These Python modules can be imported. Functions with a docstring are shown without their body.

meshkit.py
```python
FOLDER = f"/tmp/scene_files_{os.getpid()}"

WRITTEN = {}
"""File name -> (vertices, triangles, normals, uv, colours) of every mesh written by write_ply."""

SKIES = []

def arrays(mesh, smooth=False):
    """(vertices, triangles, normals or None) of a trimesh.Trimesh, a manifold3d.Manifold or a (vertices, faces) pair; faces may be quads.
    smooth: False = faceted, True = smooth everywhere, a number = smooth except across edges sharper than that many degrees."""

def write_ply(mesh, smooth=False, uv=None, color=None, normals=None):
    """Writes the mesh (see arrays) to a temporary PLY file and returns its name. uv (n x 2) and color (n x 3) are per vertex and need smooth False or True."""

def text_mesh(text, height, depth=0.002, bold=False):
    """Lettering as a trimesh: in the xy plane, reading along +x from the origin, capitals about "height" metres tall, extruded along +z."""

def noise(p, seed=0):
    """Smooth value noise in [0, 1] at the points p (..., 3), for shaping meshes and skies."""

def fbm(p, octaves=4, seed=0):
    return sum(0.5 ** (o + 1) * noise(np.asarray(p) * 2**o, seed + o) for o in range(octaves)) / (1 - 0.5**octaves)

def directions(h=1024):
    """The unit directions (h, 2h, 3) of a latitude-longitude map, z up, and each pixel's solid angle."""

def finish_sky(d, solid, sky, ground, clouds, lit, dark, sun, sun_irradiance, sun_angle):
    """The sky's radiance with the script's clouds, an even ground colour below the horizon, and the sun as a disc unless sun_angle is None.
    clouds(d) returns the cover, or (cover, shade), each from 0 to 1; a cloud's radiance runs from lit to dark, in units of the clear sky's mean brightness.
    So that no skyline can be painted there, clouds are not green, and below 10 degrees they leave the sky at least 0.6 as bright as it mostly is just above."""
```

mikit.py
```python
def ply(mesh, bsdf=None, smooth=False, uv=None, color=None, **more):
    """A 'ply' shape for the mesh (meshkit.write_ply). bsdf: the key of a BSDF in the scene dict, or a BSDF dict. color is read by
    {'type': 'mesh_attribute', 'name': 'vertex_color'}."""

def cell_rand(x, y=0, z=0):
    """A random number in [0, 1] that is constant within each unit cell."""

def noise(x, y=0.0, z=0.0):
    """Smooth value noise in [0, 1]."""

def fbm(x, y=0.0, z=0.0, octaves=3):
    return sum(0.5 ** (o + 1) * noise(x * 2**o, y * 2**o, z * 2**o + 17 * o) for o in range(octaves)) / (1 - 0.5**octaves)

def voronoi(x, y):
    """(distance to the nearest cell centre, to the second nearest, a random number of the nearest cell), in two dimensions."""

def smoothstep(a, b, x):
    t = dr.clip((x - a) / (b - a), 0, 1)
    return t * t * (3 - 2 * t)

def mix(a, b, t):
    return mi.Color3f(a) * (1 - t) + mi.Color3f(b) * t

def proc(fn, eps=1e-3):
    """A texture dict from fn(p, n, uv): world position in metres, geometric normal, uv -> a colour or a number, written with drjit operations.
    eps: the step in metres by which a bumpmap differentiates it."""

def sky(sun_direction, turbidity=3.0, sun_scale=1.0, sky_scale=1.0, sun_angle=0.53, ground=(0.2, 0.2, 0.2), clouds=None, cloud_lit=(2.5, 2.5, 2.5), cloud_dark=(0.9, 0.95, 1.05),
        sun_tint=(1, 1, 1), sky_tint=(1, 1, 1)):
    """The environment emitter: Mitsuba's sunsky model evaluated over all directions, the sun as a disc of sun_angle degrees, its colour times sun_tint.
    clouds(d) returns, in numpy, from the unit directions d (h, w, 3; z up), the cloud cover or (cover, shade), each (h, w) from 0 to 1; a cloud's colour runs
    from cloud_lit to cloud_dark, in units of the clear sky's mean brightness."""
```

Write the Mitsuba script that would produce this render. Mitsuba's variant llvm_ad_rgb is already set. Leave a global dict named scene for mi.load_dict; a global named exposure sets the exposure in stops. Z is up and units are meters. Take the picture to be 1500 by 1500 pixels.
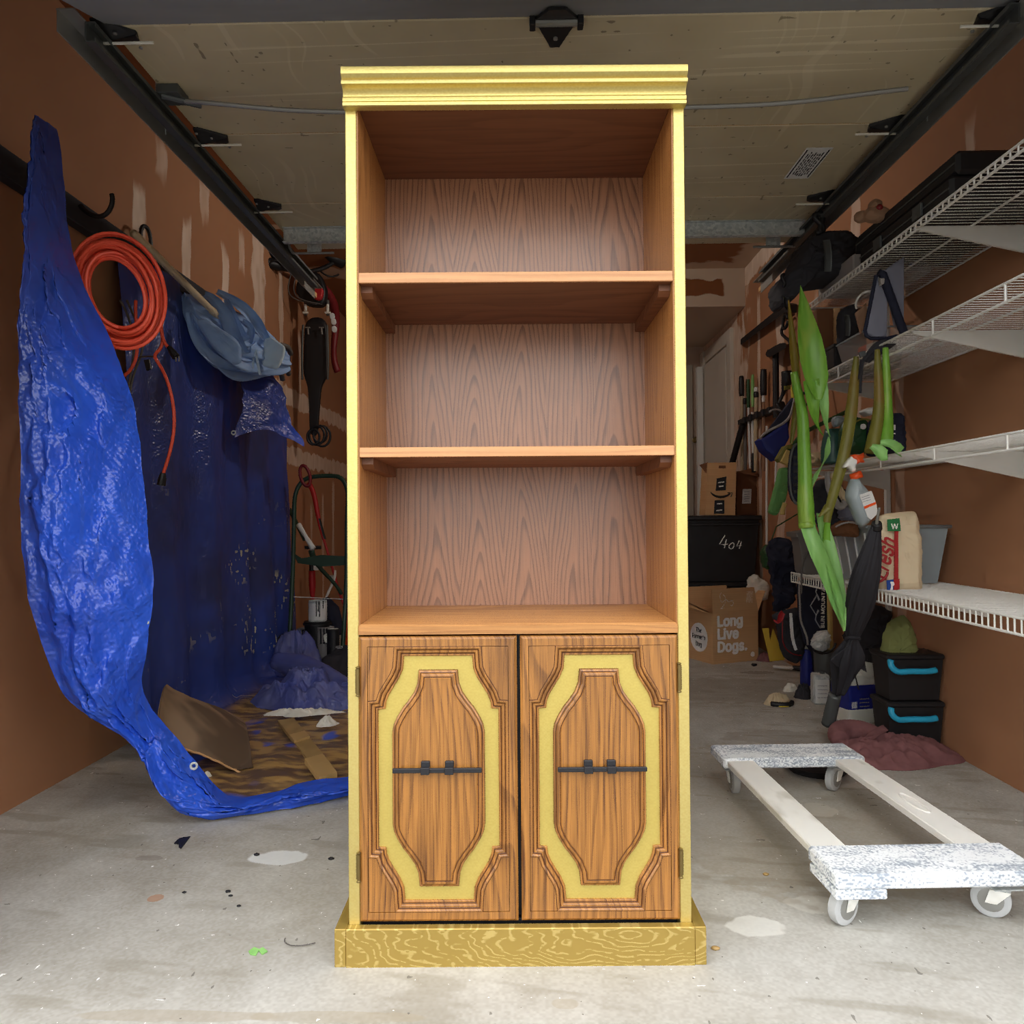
import math, numpy as np, trimesh, mitsuba as mi, drjit as dr, mikit, meshkit
import manifold3d as m3d
from shapely.geometry import Polygon, box as sbox
from mikit import noise, fbm, voronoi, cell_rand, smoothstep, mix, proc

scene, labels = {}, {}
T = mi.ScalarTransform4f
# ---------------------------------------------------------------- camera
F, EYE = 1127.0, np.array([0.0, -1.69, 0.9625])
YAW, PITCH, ROLL = math.atan(23 / F), math.radians(0.61), 0.007
RH = np.array([math.cos(YAW), math.sin(YAW), 0.0])                 # horizontal right
FH = np.array([-math.sin(YAW), math.cos(YAW), 0.0])                # horizontal forward
FW = FH * math.cos(PITCH) + np.array([0, 0, math.sin(PITCH)])
U0 = np.cross(RH, FW)
UP, RT = U0 * math.cos(ROLL) + RH * math.sin(ROLL), RH * math.cos(ROLL) - U0 * math.sin(ROLL)
scene['camera'] = {'type': 'perspective', 'fov': math.degrees(2 * math.atan(750 / F)), 'fov_axis': 'x', 'near_clip': 0.02, 'far_clip': 200.0,
                   'to_world': T().look_at(origin=EYE.tolist(), target=(EYE + FW).tolist(), up=UP.tolist())}
exposure = 3.35
# ---------------------------------------------------------------- sky: a bright overcast day outside the open garage
def overcast(d):
    c = np.ones(d.shape[:2])
    s = 0.12 + 0.75 * np.exp(-np.clip(d[..., 2], 0, 1) / 0.16) + 0.25 * (meshkit.fbm(d * 3.0, 3) - 0.5)
    return c, np.clip(s, 0, 1)
scene['sky'] = mikit.sky([0.3, -0.5, 0.8], turbidity=4, sun_scale=0.0, ground=(0.16, 0.16, 0.15), clouds=overcast, cloud_lit=(3.7, 3.7, 3.7), cloud_dark=(1.1, 1.12, 1.15))

# ---------------------------------------------------------------- helpers
def _ray(px, py):
    return FW * F + RT * (px - 750) - UP * (py - 750)
def at(px, py, y):
    d = _ray(px, py); return EYE + d * ((y - EYE[1]) / d[1])
def atx(px, py, x):
    d = _ray(px, py); return EYE + d * ((x - EYE[0]) / d[0])
def atz(px, py, z=0.0):
    d = _ray(px, py); return EYE + d * ((z - EYE[2]) / d[2])
def ats(pts):
    return np.array([at(*p) for p in pts])

def lin(c):
    c = np.asarray(c, float) / 255.0
    return [float(v) for v in np.where(c < 0.04045, c / 12.92, ((c + 0.055) / 1.055) ** 2.4)]
def M(name, rgb, rough=0.5, metal=0.0, bump=None, bscale=0.002, **kw):
    """a principled material; rgb is sRGB 0-255 or a texture function"""
    col = proc(rgb) if callable(rgb) else {'type': 'rgb', 'value': lin(rgb)}
    b = {'type': 'principled', 'base_color': col, 'roughness': float(rough), 'metallic': float(metal), **kw}
    if bump is not None:
        b = {'type': 'bumpmap', 'arbitrary': proc(bump), 'scale': bscale, 'nested': b}
    scene['mat_' + name] = {'type': 'twosided', 'nested': b}
    return 'mat_' + name

taken = set()
def numbered(k):
    if k not in taken:
        taken.add(k); return k
    n = 1
    while f'{k}_{n:03d}' in taken: n += 1
    k = f'{k}_{n:03d}'; taken.add(k); return k
def tag(k, label=None, cat=None, group=None, kind=None):
    d = labels.setdefault(k, {})
    for a, b in (('label', label), ('category', cat), ('group', group), ('kind', kind)):
        if b: d[a] = b
def obj(name, mesh, mat, parent=None, smooth=35, label=None, cat=None, group=None, kind=None):
    k = numbered(name if parent is None else parent + '__' + name)
    scene[k] = mikit.ply(mesh, mat, smooth=smooth)
    if label or cat or kind: tag(k, label, cat, group, kind)
    return k
def thing(name, label, cat, group=None):
    k = numbered(name); tag(k, label, cat, group); return k

def cat(*ms):
    ms = [m for g in ms for m in (g if isinstance(g, (list, tuple)) else [g])]
    return trimesh.util.concatenate([m if isinstance(m, trimesh.Trimesh) else tm(m) for m in ms])
def tm(m):
    if hasattr(m, 'to_mesh'):
        q = m.to_mesh(); return trimesh.Trimesh(q.vert_properties[:, :3], q.tri_verts, process=False)
    return m
def rz(a):
    c, s = math.cos(a), math.sin(a); return np.array([[c, -s, 0], [s, c, 0], [0, 0, 1.0]])
def bx(x0, x1, y0, y1, z0, z1, b=0.002):
    """a box with chamfered edges"""
    b = min(b, 0.45 * (x1 - x0), 0.45 * (y1 - y0), 0.45 * (z1 - z0))
    if b <= 0: return trimesh.creation.box(bounds=[[x0, y0, z0], [x1, y1, z1]])
    lo, hi = np.array([x0, y0, z0]), np.array([x1, y1, z1]); pts = []
    for s in np.ndindex(2, 2, 2):
        c = np.where(np.array(s) == 1, hi, lo); inw = np.where(np.array(s) == 1, -b, b)
        for k in range(3):
            q = c + inw; q[k] = c[k]; pts.append(q)
    return tm(m3d.Manifold.hull_points(np.array(pts)))
def obx(c, size, rot=0.0, b=0.004, R=None):
    m = bx(*[v for s in size for v in (-s / 2, s / 2)], b=b)
    A = np.eye(4); A[:3, :3] = rz(rot) if R is None else R; A[:3, 3] = c
    m.apply_transform(A); return m
def hull(pts):
    return tm(m3d.Manifold.hull_points(np.asarray(pts, float)))
def frame(o, x, y):
    x = np.asarray(x, float) / np.linalg.norm(x); y = np.asarray(y, float); y = y - x * (x @ y); y /= np.linalg.norm(y)
    A = np.eye(4); A[:3, 0], A[:3, 1], A[:3, 2], A[:3, 3] = x, y, np.cross(x, y), o; return A
def put(m, A):
    m = m.copy(); m.apply_transform(A); return m
def smoothline(p, n):
    from scipy.interpolate import CubicSpline
    p = np.asarray(p, float)
    t = np.concatenate([[0], np.cumsum(np.linalg.norm(np.diff(p[:, :3], axis=0), axis=1))])
    return CubicSpline(t, p)(np.linspace(0, t[-1], n))
def tube(pts, r, sides=8, n=None):
    pts = np.asarray(pts, float)
    if n: pts = smoothline(pts, n)
    N = len(pts); r = np.broadcast_to(np.interp(np.linspace(0, 1, N), np.linspace(0, 1, len(np.atleast_1d(r))), np.atleast_1d(r)), (N,))
    t = np.gradient(pts, axis=0); t /= np.linalg.norm(t, axis=1, keepdims=True) + 1e-12
    a = np.cross(t[0], [0, 0, 1.0] if abs(t[0][2]) < 0.9 else [1.0, 0, 0]); A = []
    for i in range(N):
        a = a - t[i] * (a @ t[i]); a = a / (np.linalg.norm(a) + 1e-12); A.append(a)
    A = np.array(A); B = np.cross(t, A); ang = np.arange(sides) * 2 * np.pi / sides
    v = (pts[:, None] + r[:, None, None] * (np.cos(ang)[None, :, None] * A[:, None] + np.sin(ang)[None, :, None] * B[:, None])).reshape(-1, 3)
    f = []
    for i in range(N - 1):
        for j in range(sides):
            k = (j + 1) % sides; a0, a1, b0, b1 = i * sides + j, i * sides + k, (i + 1) * sides + j, (i + 1) * sides + k
            f += [[a0, a1, b1], [a0, b1, b0]]
    v = np.vstack([v, pts[0], pts[-1]]); c0, c1 = len(v) - 2, len(v) - 1
    for j in range(sides):
        k = (j + 1) % sides; f += [[c0, k, j], [c1, (N - 1) * sides + j, (N - 1) * sides + k]]
    return trimesh.Trimesh(v, f, process=False)
def rod(a, b, r, sides=10):
    return tube([a, b], r, sides)
def lathe(prof, seg=28, o=(0, 0, 0), axis=(0, 0, 1)):
    """profile of (radius, height) turned about an axis through o"""
    prof = np.asarray(prof, float); ang = np.arange(seg) * 2 * np.pi / seg
    v = np.stack([prof[:, :1] * np.cos(ang), prof[:, :1] * np.sin(ang), np.repeat(prof[:, 1:], seg, 1)], -1).reshape(-1, 3)
    f = []
    for i in range(len(prof) - 1):
        for j in range(seg):
            k = (j + 1) % seg; f += [[i * seg + j, i * seg + k, (i + 1) * seg + k], [i * seg + j, (i + 1) * seg + k, (i + 1) * seg + j]]
    m = trimesh.Trimesh(v, f, process=False)
    z = np.asarray(axis, float) / np.linalg.norm(axis); x = np.cross([0, 1.0, 0] if abs(z[1]) < .9 else [1.0, 0, 0], z); x /= np.linalg.norm(x)
    A = np.eye(4); A[:3, 0], A[:3, 1], A[:3, 2], A[:3, 3] = x, np.cross(z, x), z, o
    m.apply_transform(A); return m
def grid(P, thick=0.0):
    """an (n, m, 3) array of points as a sheet, with a second layer behind it when thick"""
    P = np.asarray(P, float); n, m = P.shape[:2]; i, j = np.meshgrid(np.arange(n - 1), np.arange(m - 1), indexing='ij')
    q = np.stack([i * m + j, (i + 1) * m + j, (i + 1) * m + j + 1, i * m + j + 1], -1).reshape(-1, 4)
    f = np.vstack([q[:, [0, 1, 2]], q[:, [0, 2, 3]]]); V = P.reshape(-1, 3)
    if not thick: return trimesh.Trimesh(V, f, process=False)
    nr = np.cross(np.gradient(P, axis=0), np.gradient(P, axis=1)); nr /= np.linalg.norm(nr, axis=2, keepdims=True) + 1e-12
    W = (P - nr * thick).reshape(-1, 3); k = n * m
    b = np.concatenate([np.arange(m), np.arange(1, n) * m + m - 1, np.arange(m - 2, -1, -1) + (n - 1) * m, np.arange(n - 2, 0, -1) * m])
    c = np.roll(b, -1); side = np.vstack([np.stack([b, c, c + k], 1), np.stack([b, c + k, b + k], 1)])
    return trimesh.Trimesh(np.vstack([V, W]), np.vstack([f, f[:, ::-1] + k, side[:, ::-1]]), process=False)
def loft(rings, caps=True):
    R = np.asarray(rings, float); n, m = R.shape[:2]; f = []
    for i in range(n - 1):
        for j in range(m):
            k = (j + 1) % m; f += [[i * m + j, i * m + k, (i + 1) * m + k], [i * m + j, (i + 1) * m + k, (i + 1) * m + j]]
    V = R.reshape(-1, 3)
    if caps:
        V = np.vstack([V, R[0].mean(0), R[-1].mean(0)]); c0, c1 = len(V) - 2, len(V) - 1
        for j in range(m):
            k = (j + 1) % m; f += [[c0, k, j], [c1, (n - 1) * m + j, (n - 1) * m + k]]
    return trimesh.Trimesh(V, f, process=False)
def ribbon(pts, w, cup=0.15, thick=0.0016, n=24, face=(0, -1, 0), across=5, twist=None):
    """a blade or strap along a line; w: widths along it"""
    p = smoothline(pts, n); w = np.interp(np.linspace(0, 1, n), np.linspace(0, 1, len(w)), w)
    t = np.gradient(p, axis=0); t /= np.linalg.norm(t, axis=1, keepdims=True)
    fc = np.tile(np.asarray(face, float), (n, 1))
    s = np.cross(t, fc); s /= np.linalg.norm(s, axis=1, keepdims=True) + 1e-9; nn = np.cross(s, t)
    if twist is not None:
        a = np.interp(np.linspace(0, 1, n), np.linspace(0, 1, len(twist)), twist)[:, None]
        s, nn = s * np.cos(a) + nn * np.sin(a), nn * np.cos(a) - s * np.sin(a)
    u = np.linspace(-1, 1, across)
    P = p[:, None] + s[:, None] * (u[None, :, None] * w[:, None, None] / 2) + nn[:, None] * ((u ** 2)[None, :, None] * cup * w[:, None, None])
    return grid(P, thick)
def text(s, h, depth=0.0008, bold=False, centre=False, condense=1.0):
    m = meshkit.text_mesh(s, h, depth, bold)
    if condense != 1.0: m.apply_scale([condense, 1, 1])
    if centre: m.apply_translation([-m.bounds[:, 0].mean(), 0, 0])
    return m
def crumple(c, rx, ry, h, seed=0, rot=0.0, n=26, rag=0.25, folds=3.0, lift=0.0):
    """a heap of cloth lying on a surface at height c[2]"""
    rng = np.random.default_rng(seed); k = 4 * n
    th = np.arange(k) * 2 * np.pi / k; rr = np.linspace(0.0, 1, n)
    edge = 1 + rag * 2 * (meshkit.fbm(np.stack([np.cos(th) * 1.6 + seed, np.sin(th) * 1.6, th * 0], -1), 3, seed) - 0.5)
    X = rr[:, None] * edge[None] * np.cos(th)[None] * rx; Y = rr[:, None] * edge[None] * np.sin(th)[None] * ry
    s = folds / max(rx, ry)
    f = meshkit.fbm(np.stack([X * s + seed * 3.1, Y * s * 1.3, X * 0], -1), 4, seed)
    ridge = 1 - np.abs(2 * f - 1)
    Z = h * (0.25 + 0.9 * (ridge ** 2)) * np.clip((1 - rr[:, None] ** 3), 0.0, 1) + lift
    Z[-1] = 0.001
    ca, sa = math.cos(rot), math.sin(rot)
    P = np.stack([c[0] + X * ca - Y * sa, c[1] + X * sa + Y * ca, c[2] + Z], -1)
    ring = np.stack([c[0] + (X[-1] * ca - Y[-1] * sa) * .97, c[1] + (X[-1] * sa + Y[-1] * ca) * .97, np.full(k, c[2])], -1)
    return loft(list(P[1:]) + [ring])

# ---------------------------------------------------------------- materials
def L(*c): return lin(c)
def oak(light, dark, a_f=70.0, pore=0.5, horiz=False, seed=0.0):
    lo, hi = L(*light), L(*dark)
    def fn(p, n, uv):
        a, l = (p.z + p.y * 0.6, p.x) if horiz else (p.x + p.y * 0.8, p.z)
        w = fbm(a * 7 + seed, l * 1.1, 2.0 + seed, 3) - 0.5
        t = a * a_f * 0.45 + w * 9.0
        s = t - dr.floor(t)
        line = smoothstep(0.35, 0.9, s) * (1 - smoothstep(0.93, 1.0, s))
        fine = noise(a * 650 + w * 8, l * 14, seed)
        fine2 = noise(a * 220 + w * 8, l * 5, seed + 3)
        k = dr.clip(0.36 * line + pore * dr.square(fine) * 0.7 + 0.45 * (fine2 - 0.45), 0, 1)
        return mix(lo, hi, k)
    return fn
def laminate(p, n, uv):
    w = 0.125
    x = p.x + (fbm(p.x * 5, p.z * 1.3, 7.0, 3) - 0.5) * 0.07
    k = dr.floor(x / w + 0.5); cx = x - k * w + (cell_rand(k, 3) - 0.5) * 0.03
    f = p.z * (0.6 + 11 * dr.square(cell_rand(k, 9))) + (56.0 + 40 * cell_rand(k, 21)) * dr.sqrt(cx * cx + 0.00009) + 10 * cell_rand(k, 5) + 3 * fbm(p.z * 2.3, k, 4.0, 2) + (fbm(p.x * 30, p.z * 5, 1.0, 2) - 0.5) * 1.2
    s = f - dr.floor(f)
    line = smoothstep(0.45, 0.85, s) * (1 - smoothstep(0.9, 1.0, s))
    fine = noise(p.x * 700, p.z * 20, 4.0)
    return mix(L(164, 114, 80), L(96, 60, 38), dr.clip(0.58 * line + 0.35 * dr.square(fine), 0, 1))
WOOD_SIDE = M('wood_side', oak((160, 108, 58), (116, 72, 36), 60, 0.35), 0.38)
WOOD_LAM = M('wood_laminate', laminate, 0.34, specular=0.8, clearcoat=0.25, clearcoat_gloss=0.7)
WOOD_GLAZE = M('wood_glaze', (84, 48, 24), 0.45)
WOOD_SHADED = M('wood_under', oak((116, 72, 44), (92, 54, 32), 40, 0.3, horiz=True, seed=9.0), 0.5)  # wood darkened to paint in the shade under top board and shelves
WOOD_EDGE = M('wood_edge', oak((198, 146, 98), (166, 112, 70), 120, 0.4, horiz=True, seed=2.0), 0.4)
WOOD_DOOR = M('wood_door', oak((160, 108, 50), (76, 43, 18), 95, 0.75, seed=5.0), 0.30, specular=0.65)
WOOD_SHELF = M('wood_shelf', oak((176, 124, 70), (126, 80, 42), 120, 0.4, horiz=True), 0.4)
def gold_paint(p, n, uv):
    g = noise(p.x * 300, p.y * 300, p.z * 300)
    return mix(L(216, 198, 126), L(208, 186, 110), g)
def gold_base(p, n, uv):
    x = p.x - 0.05; z = (p.z - 0.07) * 3.2
    r = dr.sqrt(dr.square(x - 0.16) + dr.square(z) + 0.002) + (fbm(p.x * 14, p.z * 30, 1.0, 3) - 0.5) * 0.13
    f = r * 30; s = f - dr.floor(f)
    line = smoothstep(0.6, 0.75, s) * (1 - smoothstep(0.85, 1.0, s)) * smoothstep(0.2, 0.45, noise(p.x * 120, p.z * 240, 2.0))
    return mix(L(164, 138, 70), L(208, 186, 118), line * 0.6)
GOLD = M('gold_paint', gold_paint, 0.42, 0.78)
GOLD_FIELD = M('gold_field', lambda p, n, uv: mix(L(202, 182, 100), L(194, 172, 88), noise(p.x * 300, p.y * 300, p.z * 300)), 0.42, 0.5)
GOLD_BASE = M('gold_base', gold_base, 0.45, 0.5)
IRON = M('black_iron', (34, 34, 38), 0.45, 0.2)
BRASS = M('aged_brass', (126, 108, 66), 0.4, 0.8)
BLACK = M('black_plastic', (24, 24, 27), 0.5)
BLACKCLOTH = M('black_cloth', (44, 44, 50), 0.85)
STEEL = M('grey_steel', (150, 150, 146), 0.4, 0.5)
DARKSTEEL = M('dark_steel', (84, 88, 88), 0.45, 0.35)
def galv(p, n, uv):
    a, b, c = voronoi(p.x * 90, p.z * 90 + p.y * 90)
    return mix(L(170, 178, 178), L(208, 212, 210), c)
GALV = M('galvanised', galv, 0.5, 0.15)
WHITE = M('white_plastic', (226, 226, 222), 0.4)
OFFWHITE = M('offwhite_cloth', (222, 220, 208), 0.9)
WIREWHITE = M('white_wire', (214, 214, 208), 0.4)
def hardboard(p, n, uv):
    m = fbm(p.x * 2.2, p.y * 3.0, 1.0, 4)
    scr = smoothstep(0.76, 0.84, noise(p.x * 60 + (fbm(p.x * 3, p.y * 3, 5.0, 2)) * 14, p.y * 2.2, 3.0)) * smoothstep(0.5, 0.7, noise(p.x * 2.0, p.y * 2.0, 8.0))
    scr2 = smoothstep(0.8, 0.86, noise(p.y * 90 + p.x * 3, p.x * 1.3, 6.0)) * smoothstep(0.5, 0.75, noise(p.x * 1.3 + 4, p.y * 3.0, 2.0))
    c = mix(L(182, 168, 136), L(208, 196, 166), m)
    c = mix(c, L(228, 218, 192), dr.clip(0.22 * scr + 0.4 * scr2, 0, 1))
    spots = smoothstep(0.93, 0.96, noise(p.x * 45, p.y * 45, 11.0))
    return mix(c, L(90, 78, 58), spots * 0.6)
HARDBOARD = M('hardboard', hardboard, 0.6)
GREYPAINT = M('grey_paint', lambda p, n, uv: mix(L(128, 132, 136), L(142, 146, 150), fbm(p.x * 6, p.y * 20, p.z * 20, 3)), 0.5)
def concrete(p, n, uv):
    a = fbm(p.x * 2.0, p.y * 2.0, 0.0, 4); b = fbm(p.x * 11, p.y * 11, 3.0, 4); c = noise(p.x * 160, p.y * 160, 5.0)
    col = mix(L(140, 135, 124), L(184, 183, 177), dr.clip(0.15 + 0.8 * a * 1.0 + 0.5 * (b - 0.5) + 0.28 * (c - 0.5), 0, 1))
    streak = smoothstep(0.6, 0.78, fbm(p.x * 5, p.y * 20 + p.x * 3, 9.0, 3))
    col = mix(col, L(132, 126, 112), streak * 0.45)
    for (sx, sy, rx, ry, k, tone) in STAINS:
        dx, dy = (p.x - sx) / rx, (p.y - sy) / ry
        r = dr.sqrt(dx * dx + dy * dy) + (fbm(p.x * 30, p.y * 30, sx, 2) - 0.5) * 0.5
        col = mix(col, tone, (1 - smoothstep(0.85, 1.0, r)) * k)
    sp = smoothstep(0.968, 0.98, noise(p.x * 70, p.y * 70, 21.0)); sd = smoothstep(0.965, 0.975, noise(p.x * 50, p.y * 50, 31.0))
    col = mix(col, L(232, 232, 228), sp * 0.8)
    return mix(col, L(84, 80, 72), sd * 0.6)
def _st(px, py, rx, ry, k, rgb):
    q = atz(px, py); return (float(q[0]), float(q[1]), rx, ry, k, L(*rgb))
STAINS = [_st(410, 1256, .085, .05, .75, (214, 218, 218)), _st(1107, 1357, .075, .05, .6, (212, 212, 206)), _st(1195, 1325, .075, .05, .45, (206, 204, 196)), _st(1200, 1186, .06, .06, .6, (196, 192, 180)),
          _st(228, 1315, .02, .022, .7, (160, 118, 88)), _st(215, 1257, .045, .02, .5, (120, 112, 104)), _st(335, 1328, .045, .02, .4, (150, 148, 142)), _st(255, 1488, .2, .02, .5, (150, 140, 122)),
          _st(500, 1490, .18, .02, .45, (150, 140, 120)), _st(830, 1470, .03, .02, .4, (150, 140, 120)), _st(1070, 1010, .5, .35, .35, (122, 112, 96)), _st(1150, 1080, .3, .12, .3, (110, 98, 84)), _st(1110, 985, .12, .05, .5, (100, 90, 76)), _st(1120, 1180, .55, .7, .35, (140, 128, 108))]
CONCRETE = M('concrete', concrete, 0.75)
def drywall(stripes, bands, side):
    def fn(p, n, uv):
        s, z = (p.y, p.z) if side else (p.x, p.z)
        rag = (fbm(s * 14, z * 7, 2.0, 3) - 0.5)
        base = mix(L(150, 104, 74), L(170, 122, 88), fbm(s * 1.5, z * 1.5, 4.0, 3))
        m = mi.Float(0)
        for (s0, w, z0, z1, k) in stripes:
            e = dr.abs(s - s0) + rag * w * 1.1
            m = dr.maximum(m, k * (1 - smoothstep(w * 0.75, w * 1.05, e)) * smoothstep(z0 - .03, z0 + .05, z + rag * .1) * (1 - smoothstep(z1 - .05, z1 + .03, z + rag * .1)))
        for (z0, w, s0, s1, k) in bands:
            e = dr.abs(z - z0) + rag * w * 0.9
            m = dr.maximum(m, k * (1 - smoothstep(w * 0.8, w * 1.0, e)) * smoothstep(s0 - .05, s0 + .05, s) * (1 - smoothstep(s1 - .05, s1 + .05, s)))
        mud = mix(L(206, 184, 164), L(226, 208, 192), noise(s * 30, z * 12, 1.0))
        return mix(base, mud, m * 0.92)
    return fn
ST_L = [(1.75, .06, .3, 2.48, .95), (2.23, .05, .3, 2.53, .95), (2.74, .05, .4, 2.53, .9), (3.30, .12, 0, 2.95, .75), (3.75, .05, .2, 2.9, .6), (4.2, .04, 1.95, 2.4, .7), (4.5, .035, .4, 1.1, .5), (4.85, .03, .3, 1.2, .6), (5.2, .04, .5, 1.3, .6), (1.95, .06, 2.62, 2.8, .6), (2.45, .06, 2.62, 2.8, .6), (3.0, .06, 2.5, 2.75, .6)]
DRY_L = M('drywall_left', drywall(ST_L, [(1.886, .07, 2.6, 6, .75), (1.45, .07, 2.6, 6, .7)], True), 0.85)
ST_R = [(1.3, .04, 2.2, 2.5, .7), (2.35, .06, 0, 2.9, .75), (2.9, .03, 1.4, 2.3, .5), (3.56, .09, 0, 2.95, .75), (4.03, .035, .3, 2.6, .7), (5.12, .76, 0, 2.95, .85), (1.9, .05, .3, 2.0, .4)]
DRY_R = M('drywall_right', drywall(ST_R, [(1.36, .07, 2.1, 3.6, .5), (2.88, .10, 0, 6, .9)], True), 0.85)
DRY_B = M('drywall_back', drywall([(0.2, .04, 0, 2.9, .7), (1.5, .3, 0, 2.9, .9)], [(1.3, .07, -2, 2, .8)], False), 0.85)
def ceil_tex(p, n, uv):
    r = (fbm(p.x * 9, p.y * 9, 2.0, 3) - .5) * .16
    e = dr.minimum(dr.abs(p.x - 1.72) + r, dr.abs(p.y - 4.37) + r)
    m = 1 - smoothstep(.12, .18, e)
    m = dr.maximum(m, (1 - smoothstep(.03, .05, dr.abs(p.y - 3.4) + r * .3)) * (1 - smoothstep(.9, 1.1, p.x)))
    return mix(L(140, 90, 56), L(190, 166, 144), m)
CEIL = M('ceiling_board', ceil_tex, 0.85)
def soffit_tex(p, n, uv):
    r = (fbm(p.x * 9, p.z * 9, 2.0, 3) - .5) * .05
    hole = (1 - smoothstep(.125, .14, dr.abs(p.x - 1.38) * .85 + r)) * (1 - smoothstep(.055, .065, dr.abs(p.z - 2.785) + r))
    return mix(L(186, 164, 144), L(120, 70, 36), hole)
SOFFIT = M('soffit_board', soffit_tex, 0.85)
PRIMER = M('primed_board', (176, 166, 152), 0.8)
DOORWHITE = M('door_white', (206, 198, 186), 0.5)
PINE = M('pine', (186, 146, 100), 0.6)
DRIVE = M('driveway', lambda p, n, uv: mix(L(104, 103, 100), L(130, 128, 124), fbm(p.x * 2, p.y * 2, 1.0, 4)), 0.85)
EXTWALL = M('exterior_wall', (178, 172, 160), 0.8)
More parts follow.
